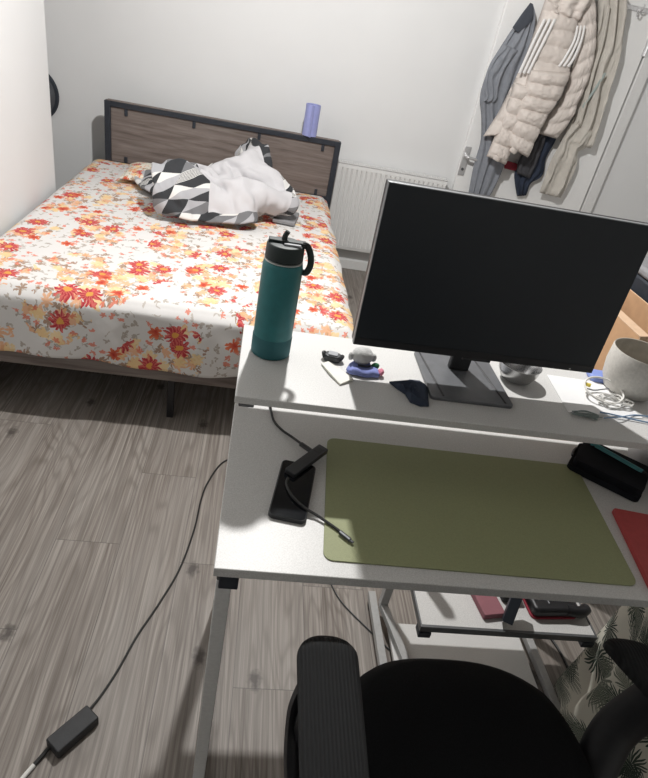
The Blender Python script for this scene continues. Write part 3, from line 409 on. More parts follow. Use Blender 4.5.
    -514, 389, 178, -504, 382, 187, -485, 373, 188, -462, 360, 185, -438, 352, 189, -412, 345, 192, -390, 335, 196, -372, 323, 203, -354, 312, 209, -337, 302, 214, -317, 292, 220, -294, 280, 224, -271, 270, 230, -255, 260, 243, -246, 248, 260, -235, 237, 276, -218, 227, 287, -201, 215, 300, -185, 199, 311, -166, 186, 313, -145, 176, 305, -129, 174, 292, -117, 180, 274, -106, 183, 257, -87, 177, 250, -66, 180, 233, -53, 187, 210, -42, 192, 184, -25, 193, 166, -3, 187, 161, 16, 176, 172, 36, 165, 188, 57, 156, 202, 75, 145, 217, 93, 139, 235, 110, 134, 249, 126, 130, 238, 144, 120, 225, 162, 111, 215, 176, 103, 198, 184, 95, 175, 188, 88, 152, 187, 83, 129, 186, 77, 107, 190, 75, 88, 199, 80, 66, 205, 79, 41, 206, 74, 25,
    -504, 413, 171, -496, 405, 183, -478, 391, 190, -456, 378, 191, -435, 366, 200, -412, 356, 207, -388, 346, 210, -369, 336, 215, -351, 325, 221, -335, 315, 227, -317, 304, 233, -295, 294, 235, -271, 286, 240, -253, 277, 252, -241, 265, 269, -229, 252, 283, -214, 241, 293, -197, 230, 305, -179, 217, 315, -161, 204, 314, -139, 195, 307, -117, 186, 299, -100, 188, 283, -88, 191, 265, -68, 181, 262, -47, 176, 251, -35, 185, 227, -29, 197, 200, -17, 206, 181, 3, 202, 173, 22, 191, 179, 43, 181, 190, 64, 172, 202, 84, 162, 214, 102, 157, 230, 120, 154, 244, 136, 147, 238, 153, 137, 225, 169, 127, 211, 181, 119, 193, 189, 111, 171, 190, 104, 149, 184, 98, 125, 178, 92, 103, 175, 83, 84, 179, 82, 63, 186, 87, 39, 189, 88, 23,
    -495, 435, 173, -486, 424, 186, -472, 408, 199, -450, 397, 201, -426, 386, 201, -403, 373, 205, -382, 360, 213, -364, 351, 222, -347, 340, 231, -330, 329, 237, -314, 315, 244, -298, 301, 250, -278, 291, 256, -259, 284, 267, -241, 276, 281, -225, 265, 293, -210, 253, 304, -192, 244, 312, -174, 232, 317, -157, 218, 316, -135, 210, 309, -113, 204, 302, -94, 205, 289, -81, 207, 272, -59, 197, 271, -36, 189, 266, -23, 194, 246, -17, 207, 217, -7, 219, 194, 7, 218, 182, 25, 206, 187, 48, 196, 194, 70, 187, 200, 91, 179, 209, 107, 178, 227, 125, 174, 237, 143, 164, 231, 159, 154, 219, 173, 144, 204, 184, 135, 187, 190, 127, 166, 194, 120, 144, 185, 113, 123, 173, 106, 102, 163, 96, 82, 161, 88, 60, 164, 86, 39, 166, 89, 23,
    -496, 454, 189, -485, 443, 198, -469, 424, 213, -448, 408, 220, -425, 395, 221, -400, 385, 220, -378, 374, 223, -358, 366, 231, -342, 356, 240, -326, 343, 247, -310, 329, 254, -295, 314, 262, -281, 300, 271, -266, 290, 284, -245, 284, 295, -226, 276, 308, -210, 264, 320, -190, 254, 327, -170, 242, 330, -152, 228, 329, -132, 225, 317, -112, 223, 305, -92, 223, 291, -76, 225, 275, -55, 218, 265, -30, 210, 265, -9, 207, 255, 1, 214, 233, 4, 229, 208, 10, 236, 189, 27, 226, 186, 52, 213, 191, 74, 205, 196, 93, 200, 204, 110, 197, 218, 129, 191, 225, 149, 181, 221, 166, 171, 212, 178, 161, 199, 182, 152, 182, 181, 144, 161, 186, 137, 141, 180, 129, 121, 167, 123, 101, 153, 113, 82, 148, 104, 60, 146, 95, 39, 145, 91, 24,
    -498, 462, 207, -481, 459, 209, -460, 446, 215, -441, 428, 226, -422, 410, 236, -399, 398, 238, -374, 390, 232, -352, 385, 236, -335, 373, 247, -320, 357, 255, -305, 342, 263, -291, 329, 272, -276, 316, 280, -263, 304, 292, -244, 298, 304, -226, 288, 319, -210, 274, 335, -189, 264, 341, -166, 255, 339, -146, 245, 338, -128, 241, 324, -108, 237, 310, -87, 234, 300, -66, 233, 286, -49, 233, 267, -28, 232, 257, -2, 226, 255, 16, 225, 245, 20, 236, 221, 23, 246, 197, 37, 241, 183, 58, 230, 184, 78, 222, 190, 97, 218, 200, 115, 213, 211, 135, 206, 217, 154, 197, 213, 172, 187, 205, 187, 177, 192, 191, 167, 176, 187, 159, 155, 183, 153, 136, 176, 146, 118, 162, 138, 100, 146, 129, 82, 137, 121, 61, 134, 112, 38, 132, 105, 23,
    -502, 455, 230, -483, 458, 229, -456, 459, 227, -433, 450, 229, -414, 433, 236, -396, 418, 244, -372, 409, 239, -349, 402, 243, -332, 387, 254, -316, 370, 265, -302, 356, 275, -288, 343, 283, -273, 331, 292, -258, 320, 301, -240, 311, 311, -222, 301, 324, -204, 289, 335, -185, 281, 342, -164, 274, 340, -144, 265, 336, -125, 257, 323, -105, 252, 312, -83, 248, 304, -62, 246, 295, -43, 247, 276, -24, 250, 259, -2, 248, 252, 20, 246, 248, 30, 251, 231, 37, 256, 207, 48, 255, 185, 65, 245, 175, 84, 237, 180, 102, 233, 192, 121, 228, 204, 141, 222, 209, 160, 213, 206, 177, 203, 196, 192, 194, 185, 201, 183, 168, 199, 174, 147, 187, 169, 130, 175, 163, 111, 164, 154, 94, 152, 145, 75, 137, 137, 56, 125, 130, 36, 120, 123, 22,
    -505, 450, 250, -486, 450, 251, -458, 453, 249, -431, 456, 245, -407, 452, 245, -387, 436, 251, -369, 421, 255, -352, 408, 263, -338, 391, 273, -320, 377, 280, -301, 366, 288, -286, 356, 295, -271, 344, 303, -256, 333, 313, -240, 322, 324, -223, 312, 337, -203, 303, 343, -181, 297, 343, -160, 289, 337, -141, 280, 330, -122, 273, 320, -103, 269, 309, -84, 266, 301, -64, 264, 294, -42, 263, 282, -21, 265, 267, -2, 267, 256, 19, 268, 249, 35, 269, 234, 47, 270, 214, 59, 269, 191, 73, 262, 173, 91, 252, 170, 109, 248, 184, 127, 244, 196, 147, 238, 202, 166, 229, 198, 184, 219, 190, 197, 209, 177, 206, 198, 160, 203, 190, 141, 185, 187, 128, 170, 180, 110, 158, 170, 91, 153, 161, 69, 141, 154, 49, 123, 146, 32, 110, 140, 22,
    -504, 464, 266, -485, 460, 268, -458, 453, 269, -432, 453, 267, -407, 455, 265, -386, 447, 267, -368, 431, 273, -352, 416, 282, -336, 400, 288, -316, 389, 292, -298, 379, 299, -283, 369, 307, -268, 357, 316, -254, 346, 325, -238, 335, 336, -220, 324, 350, -199, 314, 357, -176, 308, 350, -156, 301, 338, -137, 294, 327, -118, 288, 317, -99, 285, 306, -79, 281, 300, -60, 278, 297, -37, 278, 294, -18, 282, 281, -2, 284, 264, 17, 287, 249, 33, 288, 233, 48, 287, 214, 64, 285, 195, 80, 279, 175, 97, 269, 165, 114, 263, 176, 133, 258, 189, 152, 252, 195, 173, 245, 192, 191, 236, 184, 204, 225, 170, 212, 213, 151, 206, 207, 132, 185, 204, 121, 165, 198, 108, 150, 186, 92, 141, 176, 71, 130, 170, 53, 113, 162, 39, 99, 157, 30,
    -504, 480, 282, -485, 478, 282, -458, 470, 281, -432, 462, 283, -407, 457, 285, -385, 451, 286, -367, 439, 289, -349, 426, 294, -329, 413, 297, -311, 403, 302, -294, 392, 309, -279, 381, 318, -264, 369, 328, -250, 359, 335, -233, 349, 339, -212, 341, 346, -192, 332, 354, -172, 324, 349, -153, 317, 337, -134, 310, 325, -115, 305, 315, -96, 302, 306, -74, 299, 301, -56, 295, 296, -35, 296, 299, -14, 300, 291, 3, 300, 273, 21, 302, 256, 34, 304, 236, 46, 304, 214, 64, 301, 195, 82, 298, 177, 99, 291, 164, 118, 282, 171, 138, 275, 183, 158, 268, 188, 178, 261, 185, 196, 252, 176, 211, 240, 162, 221, 227, 145, 214, 219, 123, 194, 215, 107, 173, 211, 96, 155, 200, 82, 141, 191, 66, 123, 188, 55, 110, 182, 39, 97, 177, 31,
    -504, 489, 300, -485, 484, 301, -459, 479, 300, -432, 473, 301, -406, 466, 301, -383, 458, 304, -366, 445, 309, -349, 431, 312, -328, 423, 311, -308, 415, 314, -290, 405, 321, -275, 394, 329, -259, 382, 337, -244, 372, 347, -229, 363, 352, -208, 358, 349, -188, 351, 347, -169, 342, 342, -151, 332, 332, -133, 325, 321, -115, 320, 312, -95, 319, 309, -73, 319, 305, -57, 315, 293, -34, 314, 292, -8, 318, 292, 14, 318, 283, 30, 317, 265, 44, 317, 246, 55, 317, 223, 68, 317, 200, 87, 316, 184, 106, 311, 173, 125, 300, 176, 144, 292, 187, 164, 286, 189, 183, 278, 182, 200, 269, 170, 217, 258, 156, 230, 242, 139, 226, 233, 116, 205, 229, 97, 178, 225, 85, 158, 217, 73, 145, 209, 58, 125, 208, 53, 110, 203, 39, 97, 197, 31,
    -497, 507, 309, -480, 499, 311, -457, 487, 317, -433, 476, 320, -407, 469, 318, -384, 464, 321, -365, 454, 326, -347, 441, 328, -326, 435, 325, -306, 429, 328, -287, 418, 334, -270, 407, 340, -251, 398, 341, -236, 388, 353, -223, 375, 366, -204, 368, 364, -184, 365, 348, -165, 358, 335, -147, 347, 328, -131, 341, 317, -116, 336, 305, -97, 333, 300, -75, 336, 299, -56, 334, 290, -33, 332, 284, -5, 336, 282, 17, 339, 278, 31, 337, 262, 49, 333, 248, 67, 331, 232, 76, 331, 208, 90, 332, 190, 109, 329, 182, 129, 317, 182, 151, 310, 192, 173, 304, 193, 190, 294, 181, 203, 285, 163, 216, 273, 147, 227, 258, 131, 224, 252, 111, 204, 249, 96, 177, 244, 86, 159, 240, 73, 152, 231, 53, 129, 227, 48, 105, 221, 42, 89, 215, 37,
    -490, 522, 323, -470, 517, 321, -446, 506, 323, -427, 491, 331, -406, 480, 333, -385, 473, 337, -364, 464, 340, -344, 455, 339, -323, 450, 339, -304, 442, 341, -286, 432, 347, -266, 422, 350, -243, 414, 345, -224, 405, 352, -211, 389, 371, -193, 379, 376, -175, 376, 360, -158, 372, 343, -140, 363, 332, -125, 358, 319, -115, 352, 301, -102, 344, 285, -82, 345, 280, -58, 348, 283, -34, 351, 283, -8, 357, 278, 14, 364, 272, 28, 362, 256, 49, 354, 244, 71, 352, 232, 79, 352, 209, 91, 353, 186, 112, 349, 173, 134, 336, 172, 160, 328, 182, 184, 323, 192, 201, 313, 182, 212, 303, 160, 223, 290, 141, 229, 275, 124, 223, 270, 103, 205, 267, 87, 183, 261, 76, 165, 260, 63, 156, 252, 43, 135, 244, 34, 106, 237, 33, 88, 235, 34,
    -487, 528, 347, -469, 523, 341, -443, 514, 338, -422, 501, 344, -404, 490, 349, -385, 479, 356, -366, 467, 361, -344, 464, 357, -322, 464, 353, -300, 458, 352, -280, 449, 355, -259, 438, 357, -238, 431, 356, -220, 423, 364, -206, 410, 380, -187, 400, 381, -169, 395, 367, -152, 389, 354, -133, 378, 343, -116, 374, 326, -105, 368, 304, -96, 360, 281, -84, 355, 264, -62, 352, 263, -38, 355, 264, -15, 363, 259, 7, 375, 256, 26, 380, 249, 49, 375, 242, 73, 375, 232, 85, 374, 209, 96, 374, 186, 116, 369, 175, 138, 360, 174, 162, 351, 177, 188, 344, 184, 211, 334, 179, 223, 323, 158, 231, 308, 134, 238, 293, 113, 230, 287, 92, 210, 285, 80, 186, 282, 73, 166, 281, 61, 151, 272, 46, 133, 264, 35, 109, 258, 32, 93, 258, 31,
    -478, 535, 361, -465, 527, 357, -445, 514, 357, -425, 503, 364, -404, 499, 368, -385, 488, 375, -366, 476, 381, -343, 477, 374, -319, 479, 366, -296, 474, 362, -277, 464, 366, -257, 454, 369, -235, 449, 368, -216, 441, 376, -201, 431, 388, -181, 422, 381, -162, 417, 365, -147, 409, 351, -127, 397, 342, -108, 391, 329, -96, 387, 308, -87, 382, 286, -78, 375, 263, -61, 366, 251, -41, 359, 244, -20, 365, 239, -1, 375, 235, 18, 383, 229, 40, 385, 223, 63, 391, 219, 83, 393, 207, 103, 390, 196, 124, 381, 192, 145, 374, 185, 164, 368, 172, 186, 358, 165, 213, 349, 164, 232, 340, 153, 242, 326, 132, 249, 313, 107, 238, 304, 83, 217, 300, 68, 190, 300, 64, 165, 301, 58, 145, 295, 48, 125, 283, 37, 109, 274, 29, 99, 274, 25,
    -471, 535, 365, -460, 528, 364, -444, 516, 368, -427, 509, 376, -406, 506, 380, -384, 498, 385, -363, 487, 391, -342, 487, 385, -318, 489, 375, -294, 485, 367, -274, 476, 369, -254, 467, 374, -232, 462, 373, -211, 454, 379, -195, 445, 388, -176, 437, 380, -157, 430, 362, -143, 420, 345, -126, 409, 336, -106, 403, 327, -93, 401, 309, -81, 397, 288, -71, 391, 266, -58, 379, 247, -42, 367, 233, -24, 367, 226, -5, 375, 221, 13, 383, 214, 35, 389, 208, 57, 398, 206, 80, 403, 205, 104, 400, 206, 129, 387, 206, 152, 379, 196, 171, 375, 177, 189, 366, 160, 209, 357, 153, 227, 351, 144, 238, 340, 128, 242, 329, 107, 233, 319, 83, 217, 311, 63, 195, 309, 54, 170, 312, 47, 147, 309, 40, 125, 297, 32, 110, 285, 24, 104, 282, 22,
]

# ------------------------------------------------------------ room
XL, YB, YR, XR, XREC, ZC, YW = -1.05, 4.015, -1.5, 2.75, -1.75, 2.45, 3.18
T = .1
def st(name, b, m, parent=None, bevel=0): return tag(box(name, b, m, parent, bevel=bevel, smooth=False), kind='structure' if parent is None else None)
st('floor', (XREC-T, XR+T, YR-T, YB+T, -.08, 0), 'floor')
st('ceiling', (XREC-T, XR+T, YR-T, YB+T, ZC, ZC+.08), 'ceil')
st('wall_back', (XREC-T, XR+T, YB, YB+T, 0, ZC), 'wall')
st('wall_left', (XREC, XL, YR, YW, 0, ZC), 'wall')
st('wall_recess', (XREC-T, XREC, YW-.3, YB, 0, ZC), 'wall')
st('wall_right', (XR, XR+T, YR, YB, 0, ZC), 'walld')
st('wall_front', (XREC, XR, YR-T, YR, 0, ZC), 'walld')
def skirting(name, x0, x1, y0, y1): return tag(box(name, (x0, x1, y0, y1, 0, .067), 'trim', None, bevel=.004), kind='structure')
skirting('baseboard_back', XREC, 1.16, YB-.015, YB)
skirting('baseboard_left', XL, XL+.015, YR, YW)
skirting('baseboard_right', XR-.015, XR, YR, YB)
# door in the back wall
DY = YB-.012
door = bpy.data.objects.new('door_1', None); C.objects.link(door); door.location = (1.25, DY, 0); tag(door, kind='structure')
def at(o, parent): o.parent = parent; o.matrix_parent_inverse = Matrix.Translation(parent.location).inverted(); return o
at(box('door_leaf', (1.247, 2.163, DY-.025, DY+.01, .006, 2.02), 'door', bevel=.003), door)
hp = bmesh.new(); bx(hp, 1.245, 1.289, DY-.034, DY-.0255, .765, .945)
dh = at(finish('handle_plate', hp, 'chrome', bevel=.012, bseg=4), door); tag(dh, 'chrome lever handle plate')
bm = bmesh.new(); tube(bm, [(1.267, DY-.035, .890), (1.267, DY-.075, .888), (1.277, DY-.083, .887), (1.345, DY-.083, .880)], .0095, 10)
lathe(bm, [(.021, 0), (.019, .01)], 20, (0, 0, 0))
for v in bm.verts[-40:]: v.co = Vector((1.267+v.co.x, DY-.036-v.co.z, .890+v.co.y))
at(finish('door_lever', bm, 'chrome'), door)
bm = bmesh.new(); tube(bm, [(1.267, DY-.030, .805), (1.267, DY-.040, .805)], .009, 12, sm=0)
at(finish('keyhole_escutcheon', bm, 'metal_g'), door)
bm = bmesh.new()
tube(bm, [(2.168, DY-.034, 1.62), (2.168, DY-.034, 1.72)], .007, 10, sm=0); bx(bm, 2.150, 2.186, DY-.032, DY-.0255, 1.615, 1.725)
at(finish('hinge', bm, 'chrome'), door)
bm = bmesh.new()
tube(bm, [(2.168, DY-.034, .22), (2.168, DY-.034, .32)], .007, 10, sm=0); bx(bm, 2.150, 2.186, DY-.032, DY-.0255, .215, .325)
at(finish('hinge', bm, 'chrome'), door)
bm = bmesh.new()
bx(bm, 2.176, 2.250, DY-.0265, DY+.012, 0, 2.1); bx(bm, 1.240, 2.250, DY-.022, DY+.012, 2.03, 2.10)
tag(finish('trim_1', bm, 'trim', bevel=.006), kind='structure')

# ceiling lamp
lt = thing('ceiling_lamp', 'white round ceiling lamp above the foot of the bed', 'lamp', (.15, 1.95, ZC))
bm = bmesh.new(); lathe(bm, [(.06, -.03), (.06, 0)], 32); finish('canopy', bm, 'lamp_w', lt)
bm = bmesh.new(); lathe(bm, [(.02, -.075), (.024, -.03)], 24); finish('socket', bm, 'lamp_w', lt)
L = bpy.data.lights.new('bulb_light', 'SPOT'); L.energy = 143; L.shadow_soft_size = .03; L.spot_size = R(177); L.spot_blend = .04; L.color = (1, .985, .965)
lo = bpy.data.objects.new('bulb_light', L); C.objects.link(lo); lo.location = (.15, 1.95, ZC-.14)

# radiator
rd = thing('radiator', 'white panel radiator on the back wall between headboard and door', 'radiator', (.80, YB, .15))
RX0, RX1, RZ0, RZ1, RF = -.36, .385, .0, .575, -.085
bm = bmesh.new()
n = 22; pr = []
for k in range(n):
    x = RX0+.02+(RX1-RX0-.04)*k/n; w = (RX1-RX0-.04)/n
    pr += [(x, 0), (x+w*.62, 0), (x+w*.74, .008), (x+w*.88, .008)]
pr.append((RX1-.02, 0)); pr = [(RX0, .0)]+pr+[(RX1, 0)]
zs = [(RZ0+.012, 1, 0), (RZ0+.035, 0, 0), (RZ0+.05, 0, 1), (RZ1-.05, 0, 1), (RZ1-.03, 0, 0), (RZ1-.008, 1, 0)]
rows = [[bm.verts.new((x, RF+d*g+.004*e, z)) for x, d in pr] for z, e, g in zs]
for i in range(len(rows)-1):
    for k in range(len(pr)-1): bm.faces.new((rows[i][k], rows[i][k+1], rows[i+1][k+1], rows[i+1][k]))
finish('front_panel', bm, 'rad', rd, angle=30)
bm = bmesh.new(); bx(bm, RX0, RX0+.006, RF, -.02, 0, RZ1); bx(bm, RX1-.006, RX1, RF, -.02, 0, RZ1); bx(bm, RX0, RX1, -.03, -.02, .01, RZ1-.01)
finish('side_casing', bm, 'rad', rd, bevel=.001)
bm = bmesh.new()
bx(bm, RX0, RX1, RF, RF+.012, RZ1-.004, RZ1+.002); bx(bm, RX0, RX1, -.032, -.018, RZ1-.004, RZ1+.002)
for k in range(46):
    x = RX0+(RX1-RX0)*(k+.25)/46; bx(bm, x, x+.009, RF+.008, -.03, RZ1-.006, RZ1)
finish('top_grille', bm, 'rad', rd, smooth=False)
bm = bmesh.new(); tube(bm, [(.35, -.05, 0), (.35, -.05, -.148)], .008, 10, sm=0); finish('pipe', bm, 'metal_w', rd)
bm = bmesh.new(); tube(bm, [(-.33, -.05, 0), (-.33, -.05, -.148)], .008, 10, sm=0); finish('pipe', bm, 'metal_w', rd)

# round dark disc on the back wall of the recess
p = PY(46, 99, YB-.03)
dk = thing('round_mirror', 'dark grey round mirror whose edge peeks out past the left wall', 'mirror', (p.x-.085, YB, p.z+.02))
bm = bmesh.new(); lathe(bm, [(.150, 0), (.156, .01), (.15, .022), (.138, .024)], 48)
for v in bm.verts: v.co = Vector((v.co.x, -v.co.z, v.co.y))
finish('mirror_frame', bm, 'metal_d', dk)
bm = bmesh.new(); lathe(bm, [(.137, .0245), (.09, .030), (.001, .033)], 48)
for v in bm.verts: v.co = Vector((v.co.x, -v.co.z, v.co.y))
finish('mirror_face', bm, 'disc', dk)

# ------------------------------------------------------------ bed
HX0, HX1, HY, HZ = -.955, .432, 3.79, .865
bd = thing('double_bed', 'double bed with brown panelled headboard in a dark metal frame', 'bed', (0, 2.9, 0))
def bp(name, b, m, **k):
    o = box(name, b, m, **k); return at(o, bd)
bm = bmesh.new()
bx(bm, HX0, HX0+.034, HY, HY+.05, 0, HZ-.004); bx(bm, HX1-.034, HX1, HY, HY+.05, 0, HZ-.004)
bx(bm, HX0+.034, HX1-.034, HY, HY+.05, HZ-.032, HZ-.004); bx(bm, HX0+.034, HX1-.034, HY, HY+.05, .50, .528)
hb = at(finish('headboard_frame', bm, 'metal_d', bevel=.002), bd)
bp('headboard_panel', (HX0+.034, HX1-.034, HY+.012, HY+.03, .528, HZ-.032), 'panel')
bp('headboard_cap', (HX0+.012, HX1-.012, HY+.006, HY+.052, HZ-.0035, HZ), 'panel', bevel=.001)
for px, py in ((126, 111), (194, 124), (259, 138), (322.5, 149.5), (125.7, 156), (316, 190)):
    q = PY(px, py, HY+.005)
    z = HZ-.052 if py < 150 else .545
    bp('panel_clip', (q.x-.009, q.x+.009, HY+.004, HY+.0125, z-.019, z+.019), 'metal_d', bevel=.001)
bp('foot_rail', (-1.03, .395, 1.948, 1.968, .212, .285), 'panel')
bp('side_rail', (.375, .395, 1.968, HY, .212, .285), 'panel'); bp('side_rail', (-1.03, -1.01, 1.968, HY, .212, .285), 'panel')
bp('centre_rail', (-.29, -.25, 1.968, HY, .22, .26), 'metal_d')
bp('slat_base', (-1.01, .375, 1.968, HY, .262, .284), 'mattress')
for x in (-1.0, -.268, .355):
    for y in (1.985, 2.95, 3.7): bp('leg', (x-.013, x+.013, y+.015, y+.041, 0, .219), 'black')
mt = box('mattress', (-1.025, .39, 1.955, HY-.004, .286, .520), 'mattress', bevel=.035, bseg=4)
tag(mt, 'thick mattress hidden under the floral sheet on the bed', 'mattress')

# fitted sheet: a across, b along, in metres of cloth
bm = bmesh.new(); uvl = bm.loops.layers.uv.new('UVMap')
W, Ln, TOPZ = 1.43, 1.845, .527
X0, Y0 = -1.03, 1.945   # top edges
rc = .045
def drop(s):            # s>0 beyond the edge; returns out, down
    q = math.pi/2*rc
    if s < -0: return 0, 0
    if s < q: a = s/rc; return rc*math.sin(a), rc*(1-math.cos(a))
    return rc, rc+(s-q)
na, nb = 150, 190
grid = []; UV = []
for j in range(nb+1):
    row = []; ur = []
    for i in range(na+1):
        a = -.0+ (W+.20)*i/na          # to right beyond W -> side drop
        b = -.24+(Ln+.24)*j/nb         # negative -> foot drop
        hem = .018*math.sin(a*9+1)+.010*math.sin(a*23)
        bb = b
        if b < 0: bb = b*(1+ (hem-.0)*1.0/.24*abs(b)/.24*.5)
        ox, dx = drop(a-(W-rc)) if a > W-rc else (0, 0)
        oy, dy = drop(-(bb-rc)) if bb < rc else (0, 0)
        x = X0+min(a, W-rc)+ox; y = Y0+max(bb, rc)-oy
        # soft sides near the wall
        z = TOPZ-max(dx, dy)-.25*min(dx, dy)
        el = max(0, .05-a); z -= el*el*10
        wr = .5*fbm(a*2.2, b*2.2, 1.3)+.22*(1-abs(fbm(a*3.1+b*1.4, b*5.2, 4.1, 3)))**3
        if dx == 0 and dy == 0: z += .007*wr
        if dy > .02: y -= .012+.010*fbm(a*4.5, dy*3, 2.0)+.006*math.sin(a*14+dy*9)
        if dx > .02: x += .010+.010*fbm(b*4, dx*3, 5.0)
        # shallow creases running along the top
        z += .004*math.exp(-((b-.55-.12*a)/.018)**2)*(a > .5)-.003*math.exp(-((b-.30+.1*a)/.02)**2)
        row.append(bm.verts.new((x, y, z))); ur.append((a, b))
    grid.append(row); UV.append(ur)
for j in range(nb):
    for i in range(na):
        f = bm.faces.new((grid[j][i], grid[j][i+1], grid[j+1][i+1], grid[j+1][i]))
        for l, (jj, ii) in zip(f.loops, ((j, i), (j, i+1), (j+1, i+1), (j+1, i))): l[uvl].uv = UV[jj][ii]
sh = finish('bed_sheet', bm, 'floral', solid=.003)
tag(sh, 'white sheet with red and orange flower print over the mattress', 'bed sheet')

# crumpled duvet (shape of a dropped cloth, stored as packed coordinates)
DP = [(DUVET[k]/1000, DUVET[k+1]/1000, DUVET[k+2]/1000) for k in range(0, len(DUVET), 3)]; DN = 48
bm = bmesh.new(); uvl = bm.loops.layers.uv.new('UVMap')
ca, sa = math.cos(DROT), math.sin(DROT)
vs = [bm.verts.new((DX+(x*ca-y*sa)*DSX, DYY+(x*sa+y*ca)*DSY, .535+max(z, .004)*DSZ)) for x, y, z in DP]
for j in range(DN-1):
    for i in range(DN-1):
        k = j*DN+i; f = bm.faces.new((vs[k], vs[k+1], vs[k+DN+1], vs[k+DN]))
        f.material_index = DMAT(i/(DN-1), j/(DN-1))
        for l, (ii, jj) in zip(f.loops, ((i, j), (i+1, j), (i+1, j+1), (i, j+1))): l[uvl].uv = (ii/(DN-1)*1.5, jj/(DN-1)*1.2)
me = bpy.data.meshes.new('duvet'); bm.to_mesh(me); bm.free()
for m_ in ('geo', 'lining', 'lining', 'geo'): me.materials.append(MT[m_])
for pgn in me.polygons: pgn.use_smooth = True
dv = bpy.data.objects.new('duvet', me); C.objects.link(dv)
md = dv.modifiers.new('s', 'SOLIDIFY'); md.thickness = .016; md.offset = 0; md.material_offset = 0
md = dv.modifiers.new('u', 'SUBSURF'); md.levels = md.render_levels = 2
tag(dv, 'crumpled duvet with grey lining and black and white triangle print on the bed', 'duvet')

# pillow behind the duvet
def cushion(name, w, d, h, m, loc, rz, ripple=.006, tilt=0):
    bm = bmesh.new(); uvl = bm.loops.layers.uv.new('UVMap'); n = 36
    for sgn in (1, -1):
        g = []
        for j in range(n+1):
            r_ = []
            for i in range(n+1):
                u, v = 2*i/n-1, 2*j/n-1
                pinch = 1-.06*(1-u*u)*0-.07*(abs(v)**3)*(1-abs(u))-.0
                k = max(0, (1-abs(u)**3.2)*(1-abs(v)**3.2))**.55
                z = sgn*(h/2*k)*(1 if sgn > 0 else .55)+ripple*fbm(u*3+loc[0], v*3, sgn)*k
                r_.append(bm.verts.new((u*w/2*(1-.05*(1-abs(v))), v*d/2*(1-.05*(1-abs(u))), z)))
            g.append(r_)
        for j in range(n):
            for i in range(n):
                f = bm.faces.new((g[j][i], g[j][i+1], g[j+1][i+1], g[j+1][i]))
                for l, (a, b) in zip(f.loops, ((i, j), (i+1, j), (i+1, j+1), (i, j+1))): l[uvl].uv = (a/n*w, b/n*d)
    bmesh.ops.remove_doubles(bm, verts=bm.verts[:], dist=.0008)
    o = finish(name, bm, m); o.location = loc; o.rotation_euler = (tilt, 0, rz); return o
pw = cushion('pillow', .40, .34, .085, 'floralp', (-.58, 3.52, .560), R(2))
tag(pw, 'pale floral pillow lying against the headboard behind the duvet', 'pillow')
q = PZ(290, 218, .55)
gb = box('grey_pouch', (-.06, .06, -.10, .10, 0, .022), 'greyc', bevel=.006, bseg=3); gb.location = (q.x-.02, q.y+.02, .533); gb.rotation_euler.z = R(-8)
tag(gb, 'flat grey rectangular pouch lying beside the duvet on the bed', 'pouch')

# rolled lavender mat on the headboard
q = PY(310, 140, 3.82)
bm = bmesh.new(); rl = []
for k in range(61):
    a = -2.9+k/60*(2*math.pi*1.22); r_ = .038+.009*k/60
    rl.append((r_*math.cos(a), r_*math.sin(a)))
ex, ey = rl[-1]; rl += [(ex+.014, ey-.010), (ex+.026, ey-.024)]
ins = [(x*.86, y*.86) for x, y in rl]
H_ = .172
lo_ = [bm.verts.new((x, y, 0)) for x, y in rl]; hi_ = [bm.verts.new((x, y, H_)) for x, y in rl]
li_ = [bm.verts.new((x, y, 0)) for x, y in ins]; hi2 = [bm.verts.new((x, y, H_)) for x, y in ins]
for k in range(len(rl)-1):
    for f in ((lo_[k], lo_[k+1], hi_[k+1], hi_[k]), (li_[k+1], li_[k], hi2[k], hi2[k+1]), (hi_[k], hi_[k+1], hi2[k+1], hi2[k]), (lo_[k+1], lo_[k], li_[k], li_[k+1])): bm.faces.new(f)
for k in (0, len(rl)-1): bm.faces.new((lo_[k], hi_[k], hi2[k], li_[k]))
rm = finish('foam_roll', bm, 'lav', angle=50); rm.location = (.236, 3.818, HZ); rm.rotation_euler.z = R(-20)
tag(rm, 'lavender rolled foam sheet standing on top of the headboard', 'roll')

# ------------------------------------------------------------ desk
dsk = thing('computer_desk', 'white two tier computer desk with pale metal legs', 'desk', (0, .64, 0))
def dp(name, b, m, **k): return at(box(name, b, m, **k), dsk)
DZ, SZ = .74, .90
DX1 = 1.66
at(box('desktop', (-.006, DX1, .628, 1.088, DZ-.019, DZ), 'lam', bevel=.0015), dsk)
at(box('raised_shelf', (-.006, DX1, .876, 1.157, SZ-.015, SZ), 'lam', bevel=.0015), dsk)
for x0 in (.0, 1.62):
    dp('front_leg', (x0, x0+.026, .642, .668, .025, DZ-.045), 'metal_w')
    dp('foot_bar', (x0, x0+.026, .60, 1.14, 0, .025), 'metal_w')
    dp('rear_post', (x0, x0+.026, 1.092, 1.118, .025, SZ-.0155), 'metal_g')
    dp('side_beam', (x0, x0+.026, .642, 1.092, DZ-.045, DZ-.02), 'metal_g')
    dp('shelf_bracket', (x0+.002, x0+.030, .884, 1.092, SZ-.027, SZ-.0155), 'metal_g')
dp('corner_bracket', (.004, .036, .636, .70, DZ-.058, DZ-.0195), 'metal_d')
dp('rear_beam', (.026, 1.62, 1.060, 1.082, DZ-.05, DZ-.0195), 'metal_d')
for px, py in ((447, 425), (486, 429)):
    q = PZ(px, py, SZ-.03); dp('shelf_clip', (q.x-.012, q.x+.012, q.y-.004, q.y+.05, SZ-.027, SZ-.0155), 'metal_g')
